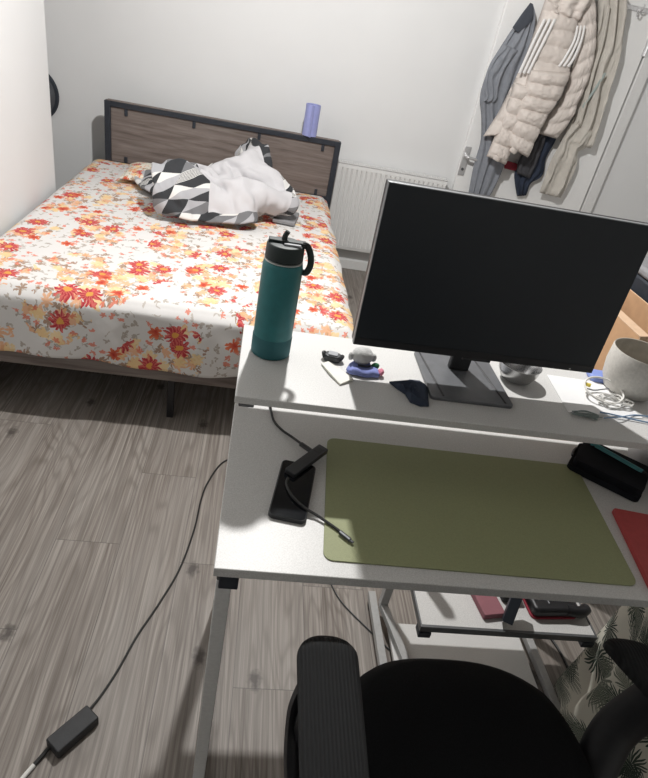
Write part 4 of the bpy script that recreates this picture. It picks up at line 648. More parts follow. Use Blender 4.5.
# storage stack below
def bar(name, a, b, w, h, m):
    a, b = Vector(a), Vector(b); d = b-a; ln = d.length
    bm = bmesh.new(); bx(bm, -w/2, w/2, 0, ln, -h/2, h/2); o = finish(name, bm, m, bevel=.0015)
    mx = d.to_track_quat('Y', 'Z').to_matrix().to_4x4(); mx.translation = a
    for v in o.data.vertices: v.co = mx @ v.co
    return at(o, dsk)
SX0, SX1 = .488, .925
TX0, TX1 = .508, .970
dp('inner_post', (SX0, SX0+.024, 1.108, 1.132, .0455, DZ-.051), 'metal_m'); dp('inner_post', (SX1+.002, SX1+.026, 1.108, 1.132, .0455, DZ-.051), 'metal_m')
bm = bmesh.new(); bx(bm, TX0, TX1, .882, 1.10, .274, .290); at(finish('tray_board', bm, 'lam', bevel=.001), dsk)
bm = bmesh.new(); bx(bm, TX0-.004, TX1+.004, .874, .882, .272, .2915); bx(bm, TX0-.004, TX0, .882, 1.10, .272, .2915); bx(bm, TX1, TX1+.004, .882, 1.10, .272, .2915)
at(finish('tray_rim', bm, 'metal_g', bevel=.001), dsk)
for x in (TX0+.012, TX1-.014): dp('tray_foot', (x-.016, x+.016, .870, .90, .254, .272), 'metal_d')
bar('tray_support', (.728, .893, .305), (.758, .953, .40), .026, .026, 'metal_d')
dp('lower_board', (.510, .915, .60, 1.066, .022, .038), 'lam')
bar('base_rail', (.474, 1.17, .034), (.481, .60, .034), .022, .022, 'metal_m')
bar('base_rail', (.940, 1.17, .034), (.955, .60, .034), .022, .022, 'metal_m')
bar('diagonal_brace', (.498, 1.12, .052), (.575, .76, .052), .022, .022, 'metal_m')
for x in (.477, .947):
    for y in (.63, 1.14): dp('castor', (x-.010, x+.010, y-.012, y+.012, 0, .0225), 'black', bevel=.005)

# ------------------------------------------------------------ monitor
mo = thing('monitor', 'large black desktop monitor on a flat dark stand on the shelf', 'monitor', (.46, 1.035, SZ))
Wm, Hm = .508, .307
tilt = R(-2.0)
mx = Matrix.Translation(Vector((.460, 1.006, .969))-Vector(mo.location)) @ Matrix.Rotation(R(1.2), 4, 'Z') @ Matrix.Rotation(tilt, 4, 'X')
def mp_(name, b, m, bevel=.0015, **k):
    bm = bmesh.new(); bx(bm, *b, mx=mx); return finish(name, bm, m, mo, bevel=bevel, **k)
mp_('rear_housing', (-Wm/2+.001, Wm/2-.001, .002, .030, .001, Hm-.001), 'black')
mp_('silver_rim', (-Wm/2, Wm/2, -.001, .012, 0, Hm), 'bezel', .001)
mp_('screen', (-Wm/2+.0012, Wm/2-.0012, -.0022, -.001, .016, Hm-.0015), 'screen', 0)
mp_('chin', (-Wm/2+.0012, Wm/2-.0012, -.003, -.001, .0008, .0158), 'black', 0)
mp_('hinge_block', (-.045, .045, .028, .072, .10, .18), 'black', .006)
mp_('sensor_bump', (-.03, .03, -.0036, 0, -.004, .002), 'blackm', .001)
mp_('power_light', (.200, .2035, -.0036, -.003, .004, .0055), 'stripe', 0)
bm = bmesh.new(); slab(bm, rrect(.172, .185, .008), 0, .0075)
finish('stand_base', bm, 'standg', mo, bevel=.001).location = (-.004, .0, .0005)
bm = bmesh.new(); tube(bm, [(-.064, -.086, .0085), (-.080, .09, .0085)], .0022, 8, sm=0, flat=.5); finish('base_edge_strip', bm, 'black', mo)
bm = bmesh.new(); tube(bm, [(.066, -.086, .0085), (.046, .09, .0085)], .0022, 8, sm=0, flat=.5); finish('base_edge_strip', bm, 'black', mo)
bm = bmesh.new(); bx(bm, -.026, .018, .026, .042, .0078, .245)
finish('stand_neck', bm, 'blackm', mo, bevel=.003)

# ------------------------------------------------------------ things on the shelf
bt = thing('water_bottle', 'teal metal water bottle with dark straw lid on the shelf', 'bottle', (.053, 1.052, SZ))
bm = bmesh.new(); lathe(bm, [(.0385, .042), (.0385, .150), (.038, .188), (.0365, .1945), (.034, .197)], 48); finish('body', bm, 'teal', bt, angle=60)
bm = bmesh.new(); lathe(bm, [(.036, 0), (.039, .002), (.0396, .006), (.0396, .040), (.0385, .0425)], 48); finish('base_boot', bm, 'tealb', bt, angle=50)
bm = bmesh.new(); lathe(bm, [(.0352, .1965), (.0365, .1975), (.0365, .1995), (.0345, .2005)], 48); finish('steel_ring', bm, 'ring', bt)
bm = bmesh.new(); lathe(bm, [(.0352, .2005), (.0358, .203), (.0352, .225), (.0335, .230), (.026, .231)], 48); bx(bm, -.032, .036, -.009, .009, .229, .236)
ld = finish('lid', bm, 'lid', bt, bevel=.0012)
bm = bmesh.new(); tube(bm, [(-.004, 0, .234), (-.003, .002, .243), (.001, .002, .251)], lambda s: .0062-.001*s, 12, flat=.8); finish('straw_spout', bm, 'lid', ld)
bm = bmesh.new(); tube(bm, [(.030, -.004, .232), (.040, -.005, .230), (.048, -.006, .214), (.050, -.006, .196), (.045, -.006, .182), (.038, -.004, .180)], .0042, 10, flat=1.5)
finish('carry_loop', bm, 'lid', ld)
bm = bmesh.new(); bx(bm, -.004, .027, -.020, -.012, .2305, .2345); finish('white_latch', bm, 'greyp', ld, bevel=.001)

# little clip case
q = PZ(332, 360, SZ); cc = thing('earphone_case', 'small dark grey case with light top on the shelf near the bottle', 'case', (q.x, q.y, SZ), R(-12))
bm = bmesh.new(); slab(bm, rrect(.035, .024, .009), 0, .014); finish('case_body', bm, 'hub', cc, bevel=.003, bseg=3)
bm = bmesh.new(); slab(bm, rrect(.020, .017, .003), .014, .0165); finish('case_top', bm, 'greyp', cc, bevel=.001)
bm = bmesh.new(); tube(bm, [(-.0165, -.008, .008), (-.020, 0, .013), (-.0165, .008, .008)], .004, 8); finish('case_rim', bm, 'black', cc); bm = bmesh.new(); tube(bm, [(.0165, -.008, .008), (.020, 0, .013), (.0165, .008, .008)], .004, 8); finish('case_rim', bm, 'black', cc)
# folded packet
bm = bmesh.new(); pts = [PZ(*p, SZ+.002) for p in ((321, 364), (328, 363), (339, 369), (353, 380.5), (340, 385), (329, 374))]
g1 = [bm.verts.new((p.x, p.y, SZ+.0008)) for p in pts]; g2 = [bm.verts.new((p.x, p.y, SZ+.004+.003*(i % 2))) for i, p in enumerate(pts)]
bm.faces.new(g1[::-1]); bm.faces.new(g2)
for i in range(6): bm.faces.new((g1[i], g1[(i+1) % 6], g2[(i+1) % 6], g2[i]))
tag(finish('paper_packet', bm, 'cream', smooth=False, bevel=.001), 'small folded cream paper packet in front of the dark case', 'packet')
# plush
q = PZ(362, 372, SZ); pl = thing('plush_toy', 'small grey plush toy with blue body beside the monitor', 'toy', (q.x, q.y, SZ), R(5))
def blob(bm, c, r, s=(1, 1, 1), rough=.0, seed=0, sub=3, mi=0):
    g = bmesh.ops.create_icosphere(bm, subdivisions=sub, radius=1)
    for v in g['verts']:
        k = 1+rough*fbm(v.co.x*2+seed, v.co.y*2, v.co.z*2); v.co = Vector((c[0]+v.co.x*r*s[0]*k, c[1]+v.co.y*r*s[1]*k, c[2]+v.co.z*r*s[2]*k))
bm = bmesh.new(); ol = [(-.036, -.004), (-.030, -.019), (-.004, -.027), (.030, -.023), (.036, -.008), (.022, .012), (.018, .026), (-.018, .026), (-.028, .012)]
slab(bm, ol, .0008, .016); bmesh.ops.subdivide_edges(bm, edges=bm.edges[:], cuts=2, use_grid_fill=True)
for v in bm.verts: v.co += Vector((0, 0, .5))*.01*noise.noise(v.co*60) if v.co.z > .004 else Vector((0, 0, 0)); v.co.x *= 1-.15*(v.co.z > .01); v.co.y *= 1-.2*(v.co.z > .01)
finish('felt_body', bm, 'plushb', pl, sub=1)
bm = bmesh.new(); blob(bm, (-.002, .016, .029), .023, (1, .9, .75), .12, 3); finish('head', bm, 'plush', pl)
for sx_ in (-1, 1):
    bm = bmesh.new(); blob(bm, (-.002+sx_*.024, .014, .027), .008, (.7, .8, 1.15), .1, 5, 2); finish('ear', bm, 'plush', pl)
bm = bmesh.new(); tube(bm, [(-.014, -.006, .0185), (0, -.009, .019), (.012, -.006, .0185)], .0022, 8); finish('dark_slot', bm, 'metal_d', pl)
bm = bmesh.new(); blob(bm, (.026, .004, .014), .009, (1, .7, .8), .3, 9, 2); finish('green_leaf', bm, 'green', pl)
bm = bmesh.new(); blob(bm, (.036, -.010, .009), .0085, (.8, 1, .8), .3, 12, 2); finish('pink_tag', bm, 'pink', pl)
# black folded cloth
bm = bmesh.new(); pts = [PZ(*p, SZ) for p in ((389, 383), (402, 384), (409, 381), (419, 382), (427, 389), (428.5, 407), (420, 407), (410, 403), (405, 395), (396, 389))]
cen = sum(pts, Vector())/len(pts)
rings = []
for s_, z in ((1, .0008), (1, .004), (.72, .011), (.4, .008), (.12, .013)):
    rings.append([bm.verts.new((cen.x+(p.x-cen.x)*s_, cen.y+(p.y-cen.y)*s_, SZ+z+(.004*math.sin(i*2.3+s_*7) if z > .005 else 0))) for i, p in enumerate(pts)])
for a_, b_ in zip(rings, rings[1:]):
    for i in range(len(pts)): bm.faces.new((a_[i], a_[(i+1) % 10], b_[(i+1) % 10], b_[i]))
bm.faces.new(rings[0][::-1]); bm.faces.new(rings[-1])
tag(finish('lens_cloth', bm, 'navy', angle=20), 'small crumpled black cloth left of the monitor stand', 'cloth')
# steel bowl
q = PZ(514.5, 379, SZ); bm = bmesh.new()
lathe(bm, [(.001, .0008), (.026, .001), (.034, .006), (.042, .022), (.0455, .038), (.0465, .040), (.0450, .0402), (.0435, .038), (.040, .022), (.031, .008), (.001, .0045)], 56, capb=False, capt=False)
bw = finish('steel_bowl', bm, 'steel', angle=50); bw.location = (q.x, q.y, SZ); tag(bw, 'small round stainless steel bowl right of the monitor stand', 'bowl')
# sheet of paper
pa = [PZ(*p, SZ) for p in ((546.5, 375), (568, 412.5), (643, 419), (601, 383))]
bm = bmesh.new(); v1 = [bm.verts.new((p.x, p.y, SZ+.0006)) for p in pa]; v2 = [bm.verts.new((p.x, p.y, SZ+.0016)) for p in pa]
bm.faces.new(v1[::-1]); bm.faces.new(v2)
for i in range(4): bm.faces.new((v1[i], v1[(i+1) % 4], v2[(i+1) % 4], v2[i]))
tag(finish('paper_sheet', bm, 'paper', smooth=False), 'white sheet of paper under the cable coil on the shelf', 'paper')
# cable coil
random.seed(4); cz = SZ+.004
q = PZ(601, 396, cz)
cc = thing('cable_coil', 'white cable coil tied in loops on the sheet of paper', 'cable', (q.x, q.y, SZ))
bm = bmesh.new(); pts = []
for k in range(0, 40): a = k/40*2*math.pi*1.0; pts.append((.044*math.cos(a), .036*math.sin(a), .020+.010*math.sin(a)))
pts.append(pts[0]); tube(bm, pts, .0022, 8, sm=2); finish('outer_loop', bm, 'wcable', cc)
bm = bmesh.new(); pts = []
for k in range(60):
    a = k/60*2*math.pi*3.3; r_ = .030+.008*math.sin(k*1.1); pts.append((.018+r_*math.cos(a)*1.15, -.022+r_*.62*math.sin(a), .006+.004*math.sin(k*.9)+.003*(k/60)))
tube(bm, pts, .0018, 6, sm=3); finish('inner_loops', bm, 'wcable', cc)
bm = bmesh.new(); tube(bm, [(-.034, .012, .012), (-.02, .004, .014), (.0, .008, .016), (.024, .020, .014)], .0016, 6); finish('loose_strand', bm, 'greyp', cc)
bm = bmesh.new(); tube(bm, [(-.036, .020, .018), (-.026, .012, .020)], .0045, 8, sm=0); finish('yellow_tie', bm, 'yel', cc)
bm = bmesh.new(); tube(bm, [PZ(600, 412, SZ+.004), PZ(615, 415, SZ+.006), PZ(632, 419, SZ+.004), PZ(655, 424, SZ+.003)], .0016, 6)
tube(bm, [PZ(604, 418, SZ+.003), PZ(620, 417, SZ+.009), PZ(636, 415, SZ+.003), PZ(655, 418, SZ+.003)], .0014, 6)
tag(finish('blue_cable', bm, 'bcable'), 'thin pale blue cable trailing right from the white coil', 'cable')
bm = bmesh.new()
for k in range(9):
    x0, y0 = 570+random.random()*8, 411+random.random()*3
    tube(bm, [PZ(x0, y0, SZ+.003), PZ(x0+8, y0+random.uniform(-2, 3), SZ+.008), PZ(x0+16, y0+2+random.uniform(-2, 2), SZ+.004), PZ(x0+25, y0+5+random.uniform(-2, 2), SZ+.004)], .0013, 5)
tag(finish('thread_tangle', bm, 'gthread'), 'grey green tangle of thread at the front edge of the paper', 'thread')
# stoneware pot
pt = thing('stoneware_mug', 'large pale speckled stoneware cup at the right end of the shelf', 'cup', (.862, 1.082, SZ))
bm = bmesh.new(); lathe(bm, [(.001, .0008), (.040, .001), (.052, .006), (.062, .028), (.067, .060), (.0665, .098), (.0655, .100)], 64, capb=False, capt=False)
finish('cup_wall', bm, 'stone', pt, angle=60)
bm = bmesh.new(); lathe(bm, [(.0655, .100), (.0635, .0995), (.062, .09), (.062, .055), (.055, .02), (.001, .012)], 64, capb=False, capt=False); finish('cup_inside', bm, 'stonei', pt, angle=60)
# blue item behind
q = PZ(597, 377, SZ); bm = bmesh.new(); slab(bm, rrect(.10, .045, .012), .0008, .014)
bl = finish('blue_tray', bm, 'blue', bevel=.004, bseg=3); bl.location = (q.x+.022, q.y-.012, SZ); bl.rotation_euler.z = R(-6)
tag(bl, 'periwinkle blue plastic tray between monitor and stoneware cup', 'tray')

# ------------------------------------------------------------ things on the desktop
bm = bmesh.new(); slab(bm, rrect(.572, .334, .018, 8), 0, .0022)
o = finish('desk_mat', bm, 'matg', bevel=.0006); o.location = (.469, .8255, DZ+.0003); o.rotation_euler.z = R(-.4)
for v in o.data.vertices: v.co.x += v.co.y*.075
tag(o, 'olive green desk mat across the middle of the desktop', 'desk mat')
ph = thing('smartphone', 'black smartphone lying face up on the left of the desktop', 'phone', (.121, .818, DZ), R(-9.5))
bm = bmesh.new(); slab(bm, rrect(.068, .157, .010), .0004, .0085); finish('phone_case', bm, 'blackm', ph, bevel=.0015)
bm = bmesh.new(); slab(bm, rrect(.064, .153, .009), .0085, .0092); finish('phone_screen', bm, 'glass', ph, bevel=.0003)
hb_ = thing('usb_hub', 'grey slim usb hub resting across the top of the phone', 'hub', (.148, .896, DZ+.0095), math.atan2(.09, .073))
bm = bmesh.new(); slab(bm, rrect(.112, .024, .003), .0, .010); finish('hub_body', bm, 'hub', hb_, bevel=.001)
bm = bmesh.new(); slab(bm, [(.030, -.008), (.046, -.008), (.046, .008), (.030, .008)], .010, .0104); finish('hub_port_label', bm, 'black', hb_, smooth=False)
bm = bmesh.new(); tube(bm, [PZ(288, 478, DZ+.014), PZ(286.5, 485, DZ+.013), PZ(293, 497, DZ+.013), PZ(305, 508, DZ+.0115), PZ(318, 516, DZ+.007), PZ(334, 527, DZ+.0055), PZ(342, 533, DZ+.0055)], .0026, 8)
cbx = finish('usb_lead', bm, 'cable'); cbx.parent = hb_; cbx.matrix_parent_inverse = (Matrix.Translation(hb_.location) @ Matrix.Rotation(hb_.rotation_euler.z, 4, 'Z')).inverted()
bm = bmesh.new(); a_, b_ = PZ(340, 532, DZ+.007), PZ(350, 540, DZ+.007); tube(bm, [a_, b_], .0044, 8, sm=0, flat=.8)
c_ = b_+(b_-a_)*.32; tube(bm, [b_, c_], .0032, 8, sm=0, flat=.5)
cbx = finish('usb_plug', bm, 'hub'); cbx.parent = hb_; cbx.matrix_parent_inverse = (Matrix.Translation(hb_.location) @ Matrix.Rotation(hb_.rotation_euler.z, 4, 'Z')).inverted()
bm = bmesh.new(); tube(bm, [(.072, 1.13, .70), (.072, 1.118, DZ+.002), (.072, 1.094, DZ+.006), PZ(271, 410, DZ+.004), PZ(274, 421, DZ+.004), PZ(282, 430, DZ+.004), PZ(292, 437, DZ+.005), PZ(303, 445, DZ+.010)], .0027, 8)
pc = finish('charging_cable', bm, 'cable'); tag(pc, 'black cable running from under the shelf to the usb hub', 'cable')
bm = bmesh.new(); a_, b_ = PZ(301, 444, DZ+.011), PZ(314, 453, DZ+.013); tube(bm, [a_, a_*.7+b_*.3, b_], .0056, 10, sm=0, flat=.8); finish('cable_plug', bm, 'black', pc)
# wallet
wl = thing('black_pouch', 'black folded fabric pouch under the shelf on the right of the desk', 'pouch', (.836, .975, DZ), R(-38))
for k, (w_, d_, z0, z1, ox, oy) in enumerate(((.158, .118, .0006, .014, 0, 0), (.150, .112, .0145, .030, .003, .005))):
    bm = bmesh.new(); slab(bm, [(x+ox, y+oy) for x, y in rrect(w_, d_, .014)], z0, z1)
    bmesh.ops.triangulate(bm, faces=[f for f in bm.faces if len(f.verts) > 4]); 
    finish('pouch_layer', bm, 'cloth_b', wl, bevel=.005, bseg=3, angle=60)
bm = bmesh.new(); tube(bm, [(-.079, .02, .0165), (-.081, 0, .0165), (-.079, -.02, .0165)], .003, 6); finish('zip_pull', bm, 'black', wl)
pn = thing('teal_pen', 'clear teal pen lying on top of the black pouch', 'pen', (.855, .992, DZ+.0355), R(-50+2))
bm = bmesh.new(); tube(bm, [(-.060, .003, 0), (.058, .003, 0)], .0042, 10, sm=0); finish('pen_barrel', bm, 'tealp', pn)
bm = bmesh.new(); tube(bm, [(-.050, -.007, .001), (.054, -.005, .001)], .0018, 8, sm=0); tube(bm, [(-.058, -.004, .001), (-.058, .004, .001)], .004, 8, sm=0); finish('pen_clip', bm, 'tealp', pn)
bm = bmesh.new(); tube(bm, [(.058, .003, 0), (.068, .003, 0)], lambda s: .004-.003*s, 10, sm=0); finish('pen_tip', bm, 'black', pn)
# red notebook
nb_ = thing('red_notebook', 'red notebook on the desktop right of the green mat', 'notebook', (.865, .735, DZ), R(-8))
bm = bmesh.new(); slab(bm, rrect(.19, .205, .006), .0092, .011); slab(bm, rrect(.19, .205, .006), .0004, .002); bx(bm, -.095, -.092, -.10, .10, .001, .010); finish('cover', bm, 'red', nb_, bevel=.0006)
bm = bmesh.new(); bx(bm, -.091, .092, -.099, .099, .0021, .0091); finish('pages', bm, 'paper', nb_, smooth=False)
# dark cup and blue cloth at far right under the shelf
cup = thing('steel_flask', 'dark metal flask lying under the shelf at the right edge', 'flask', (.975, 1.03, DZ+.0345), R(15))
bm = bmesh.new(); lathe(bm, [(.030, -.05), (.034, -.046), (.034, .045), (.030, .05)], 40)
for v in bm.verts: v.co = Vector((v.co.z, v.co.y, v.co.x))
finish('flask_body', bm, 'metal_g', cup)
bm = bmesh.new(); lathe(bm, [(.0305, -.052), (.0335, -.0505), (.027, -.0515)], 40)
for v in bm.verts: v.co = Vector((v.co.z, v.co.y, v.co.x))
finish('flask_rim', bm, 'chrome', cup)
bm = bmesh.new(); slab(bm, rrect(.12, .07, .012), .0005, .02); o = finish('blue_case', bm, 'navy', bevel=.005); o.location = (1.0, .945, DZ); o.rotation_euler.z = R(-30)
tag(o, 'dark blue soft case at the right edge beside the black pouch', 'case')

# ------------------------------------------------------------ on the tray below the desk
TZ = .2905
bm = bmesh.new(); slab(bm, rrect(.060, .15, .004), 0, .018); o = finish('pink_box', bm, 'dpink', bevel=.002); o.location = (.690, .985, TZ); o.rotation_euler.z = R(10)
tag(o, 'dull pink flat box on the tray under the desk', 'box')
bm = bmesh.new(); slab(bm, rrect(.052, .11, .006), 0, .035); o = finish('black_box', bm, 'blackm', bevel=.003); o.location = (.765, 1.02, TZ); o.rotation_euler.z = R(4)
tag(o, 'small black box beside the pink box on the tray', 'box')
tp = thing('tool_pouch', 'black pouch with red trim at the right of the tray', 'pouch', (.872, .965, TZ), R(4))
bm = bmesh.new(); slab(bm, rrect(.13, .085, .015), .006, .034); finish('pouch_body', bm, 'black', tp, bevel=.008, bseg=3)
bm = bmesh.new(); slab(bm, rrect(.134, .089, .016), .0006, .006); finish('red_trim', bm, 'darkred', tp, bevel=.002)
bm = bmesh.new(); tube(bm, [(.03, -.03, .022), (.07, -.035, .020), (.092, -.025, .020)], .015, 12); finish('handle_grip', bm, 'black', tp)
bm = bmesh.new(); lathe(bm, [(.011, 0), (.009, .006)], 20, (.045, -.005, .034)); finish('red_button', bm, 'red', tp)
bm = bmesh.new(); bx(bm, -.02, -.017, -.02, .02, .034, .0346); bx(bm, -.045, -.036, -.01, .01, .034, .0346); finish('white_print', bm, 'greyp', tp, smooth=False)

# ------------------------------------------------------------ floor things
ad = thing('power_adapter', 'black power adapter brick lying on the wooden floor', 'adapter', (-.283, .740, 0), math.atan2(.076, .063))
bm = bmesh.new(); slab(bm, rrect(.106, .046, .004), .0005, .030); finish('adapter_body', bm, 'blackm', ad, bevel=.003)
zf = .003
bm = bmesh.new(); tube(bm, [(.09, 1.80, zf), (.03, 1.79, zf), PZ(222, 463, zf), PZ(208, 482, zf), PZ(201, 500, zf), PZ(194, 530, zf), PZ(180, 568, zf), PZ(160, 602, zf), PZ(137, 636, zf), PZ(119, 668, zf), PZ(102, 694, zf), PZ(88, 711, .008), PZ(85, 713, .014)], .0030, 8)
tag(finish('adapter_cable', bm, 'cable'), 'long black cable curving over the floor from adapter to desk', 'cable')
bm = bmesh.new(); tube(bm, [PZ(60, 738, .014), PZ(50, 747, .010), PZ(42, 756, .006), PZ(33, 766, .005)], .0048, 8); mc = finish('mains_cable', bm, 'cable'); tag(mc, 'short thick cable leaving the adapter at the bottom left', 'cable')
bm = bmesh.new(); tube(bm, [PZ(34, 765, .006), PZ(22, 779, .005), PZ(8, 800, .004)], .0052, 8); finish('white_sleeve', bm, 'wcable', mc)
bm = bmesh.new(); tube(bm, [PZ(322, 560, zf), PZ(332, 586, zf), PZ(344, 605, zf), PZ(372, 633, zf), PZ(400, 660, zf)], .0022, 6)
tag(finish('floor_cable', bm, 'hub'), 'thin dark cable on the floor behind the chair armrest', 'cable')
bm = bmesh.new(); tube(bm, [(1.0, 1.22, zf), (1.003, 1.15, zf), PZ(552, 640, zf), PZ(566, 664, zf), PZ(575, 690, zf)], .0040, 8)
tag(finish('power_lead', bm, 'cable'), 'black lead curving on the floor beside the leaf print fabric', 'cable')

# ------------------------------------------------------------ cardboard box beyond the desk
cb_ = thing('cardboard_box', 'tall narrow open brown cardboard box behind the right of the desk', 'box', (1.125, 1.60, 0))
bm = bmesh.new(); w, d, h, tt = .175, .50, .92, .005
bx(bm, -w/2, w/2, -d/2, -d/2+tt, 0.001, h); bx(bm, -w/2, w/2, d/2-tt, d/2, .001, h); bx(bm, -w/2, -w/2+tt, -d/2+tt, d/2-tt, .001, h); bx(bm, w/2-tt, w/2, -d/2+tt, d/2-tt, .001, h); bx(bm, -w/2, w/2, -d/2, d/2, .0, .008)
finish('box_body', bm, 'card', cb_, smooth=False)
for a, b, o3 in (((-w/2, -d/2), (w/2, -d/2), (0, -.02, -.12)), ((-w/2, -d/2), (-w/2, d/2), (.028, 0, .004)), ((w/2, -d/2), (w/2, d/2), (.010, 0, -.02))):
    bm = bmesh.new(); P4 = [Vector((*a, h)), Vector((*b, h)), Vector((*b, h))+Vector(o3), Vector((*a, h))+Vector(o3)]
    bm.faces.new([bm.verts.new(p) for p in P4]); finish('flap', bm, 'cardl', cb_, smooth=False, solid=.004)
bg = thing('storage_bag', 'tall dark grey bag with pale grey top standing beside the cardboard box', 'bag', (1.375, 1.68, 0), R(0))
bm = bmesh.new(); slab(bm, rrect(.28, .40, .03), 0.001, .965); finish('bag_body', bm, 'metal_d', bg, bevel=.01, bseg=3)
bm = bmesh.new(); slab(bm, rrect(.29, .41, .03), .966, .995); finish('bag_lid', bm, 'greyc', bg, bevel=.01, bseg=3)

# ------------------------------------------------------------ leaf print bundle
bm = bmesh.new(); uvl = bm.loops.layers.uv.new('UVMap'); g = []
nu, nv = 140, 60; UVs = []
for j in range(nv+1):
    v = j/nv; r_ = []; ur = []
    ph_ = v*math.pi/2
    for i in range(nu):
        a = 2*math.pi*i/nu
        ca_, sa_ = math.cos(a), math.sin(a)
        rr_ = (abs(ca_)**6+abs(sa_)**6)**(-1/6)
        pr_ = math.cos(ph_)**.12
        z = .665*math.sin(ph_)
        fold = (.020*math.sin(a*17+2.2*fbm(a*2, v*2, 3))+.03*fbm(ca_*2.2, sa_*2.2, v*1.8))*(1-v)**.6*min(1, v*12+.3)
        rad = (1+fold*2.2)*pr_*rr_*(1+.06*(1-v)**2)
        x = 1.245+.285*rad*ca_; y = .62+.29*rad*sa_
        r_.append(bm.verts.new((x, y, max(.002, z+.012*fbm(x*6, y*6, 2)*v)))); ur.append((i/nu*2.0, v*.95) if v < .70 else None)
    g.append(r_); UVs.append(ur)
for j in range(nv):
    for i in range(nu):
        i2 = (i+1) % nu
        try: f = bm.faces.new((g[j][i], g[j][i2], g[j+1][i2], g[j+1][i]))
        except ValueError: continue
        if UVs[j][i] is None or UVs[j+1][i] is None:
            for l in f.loops: l[uvl].uv = (l.vert.co.x+.3, l.vert.co.y)
        else:
            for l, uvv in zip(f.loops, (UVs[j][i], (UVs[j][i][0]+2/nu, UVs[j][i][1]), (UVs[j+1][i][0]+2/nu, UVs[j+1][i][1]), UVs[j+1][i])): l[uvl].uv = uvv
bm.faces.new(g[0][::-1])
tag(finish('fabric_bundle', bm, 'leaf', angle=80), 'bundle of cream fabric with dark palm leaf print under the desk', 'fabric')

# ------------------------------------------------------------ office chair
ch = thing('office_chair', 'black office chair with ribbed armrests pushed toward the desk', 'chair', (.462, .440, 0))
bm = bmesh.new(); rg = []
def seatout(s):
    o = []
    for k in range(72):
        a = 2*math.pi*k/72; c_, s_ = math.cos(a), math.sin(a); p_ = 2.7 if s_ > 0 else 4
        r_ = (abs(c_)**p_+abs(s_)**p_)**(-1/p_); o.append((c_*r_*.230*s, s_*r_*.250*s))
    return o
for s_, z in ((.80, .405), (.95, .410), (1.0, .425), (1.0, .455), (.97, .474), (.88, .484), (.6, .483), (.25, .478)):
    rg.append([bm.verts.new((x, y, z-(.02 if y > .17 and s_ > .9 else 0)*((y-.17)/.08 if y > .17 else 0))) for x, y in seatout(s_)])
for a_, b_ in zip(rg, rg[1:]):
    for k in range(72): bm.faces.new((a_[k], a_[(k+1) % 72], b_[(k+1) % 72], b_[k]))
bm.faces.new(rg[0][::-1]); bm.faces.new(rg[-1]); finish('seat', bm, 'chair', ch, angle=70)
for sx_, name in ((-1, 'l'), (1, 'r')):
    cx = -.275 if sx_ < 0 else .262; sl = 0 if sx_ < 0 else .14; fy_ = 0 if sx_ < 0 else .03
    bm = bmesh.new(); rows = []
    for j in range(33):
        t_ = (j/32)**2; yy = .150+fy_-.30*t_
        tf = 1 if t_ > .17 else max(.012, 1-((.17-t_)/.17)**2.2)**.5; wv = .050*(1-.06*t_)*tf; hf = .018*min(1, tf*1.25); wv *= (1 if t_ < .92 else math.sqrt(max(.05, 1-((t_-.92)/.085)**2)))
        zt = .668-.010*t_ - .012*max(0, .12-t_)/.12; row = []
        for k in range(20):
            a = 2*math.pi*k/20; c_, s_ = math.cos(a), math.sin(a)
            row.append(bm.verts.new((cx+sl*t_+wv*math.copysign(abs(c_)**.7, c_), yy, zt-.018+hf*math.copysign(abs(s_)**.8, s_))))
        rows.append(row)
    for a_, b_ in zip(rows, rows[1:]):
        for k in range(20): bm.faces.new((a_[k], a_[(k+1) % 20], b_[(k+1) % 20], b_[k]))
    bm.faces.new(rows[0][::-1]); bm.faces.new(rows[-1]); ap = finish('armrest', bm, 'arm', ch, angle=70)
    bm = bmesh.new(); tube(bm, [(cx+sl*.35, .04+fy_*2, .635), (cx+sl*.3+sx_*.012, .035+fy_*2, .60), (cx+sl*.1+sx_*.006, .03+fy_*2, .50), (cx-sx_*.02, .01+fy_, .42), (sx_*.17, -.03, .395), (sx_*.08, -.05, .39)], .022, 12, flat=1.7); finish('arm_support', bm, 'black', ch)
    if sx_ < 0:
        bm = bmesh.new(); tube(bm, [(cx-.036, .07, .640), (cx-.046, .05, .60), (cx-.044, -.0, .55), (cx-.030, -.04, .50)], .010, 8, flat=2); finish('arm_adjuster', bm, 'black', ch)
bm = bmesh.new(); rows = []
for j in range(21):
    t_ = j/20; z = .55+.50*t_; yb = -.285-.07*t_-.03*math.sin(t_*math.pi); wv = .225*(1-.25*(2*t_-1)**4)*(1-.1*t_); row = []
    for k in range(25): u = 2*k/24-1; row.append(bm.verts.new((wv*u, yb+.045*u*u, z)))
    rows.append(row)
for a_, b_ in zip(rows, rows[1:]):
    for k in range(24): bm.faces.new((a_[k], a_[k+1], b_[k+1], b_[k]))
finish('backrest', bm, 'chair', ch, solid=.02)
bm = bmesh.new(); tube(bm, [(0, -.10, .39), (0, -.27, .40), (0, -.325, .50), (0, -.37, .75)], .022, 12, flat=1.4); finish('back_support', bm, 'black', ch)
bm = bmesh.new(); tube(bm, [(0, 0, .09), (0, 0, .40)], .026, 20, sm=0); lathe(bm, [(.09, 0), (.09, .02)], 24, (0, 0, .385)); finish('gas_column', bm, 'black', ch)
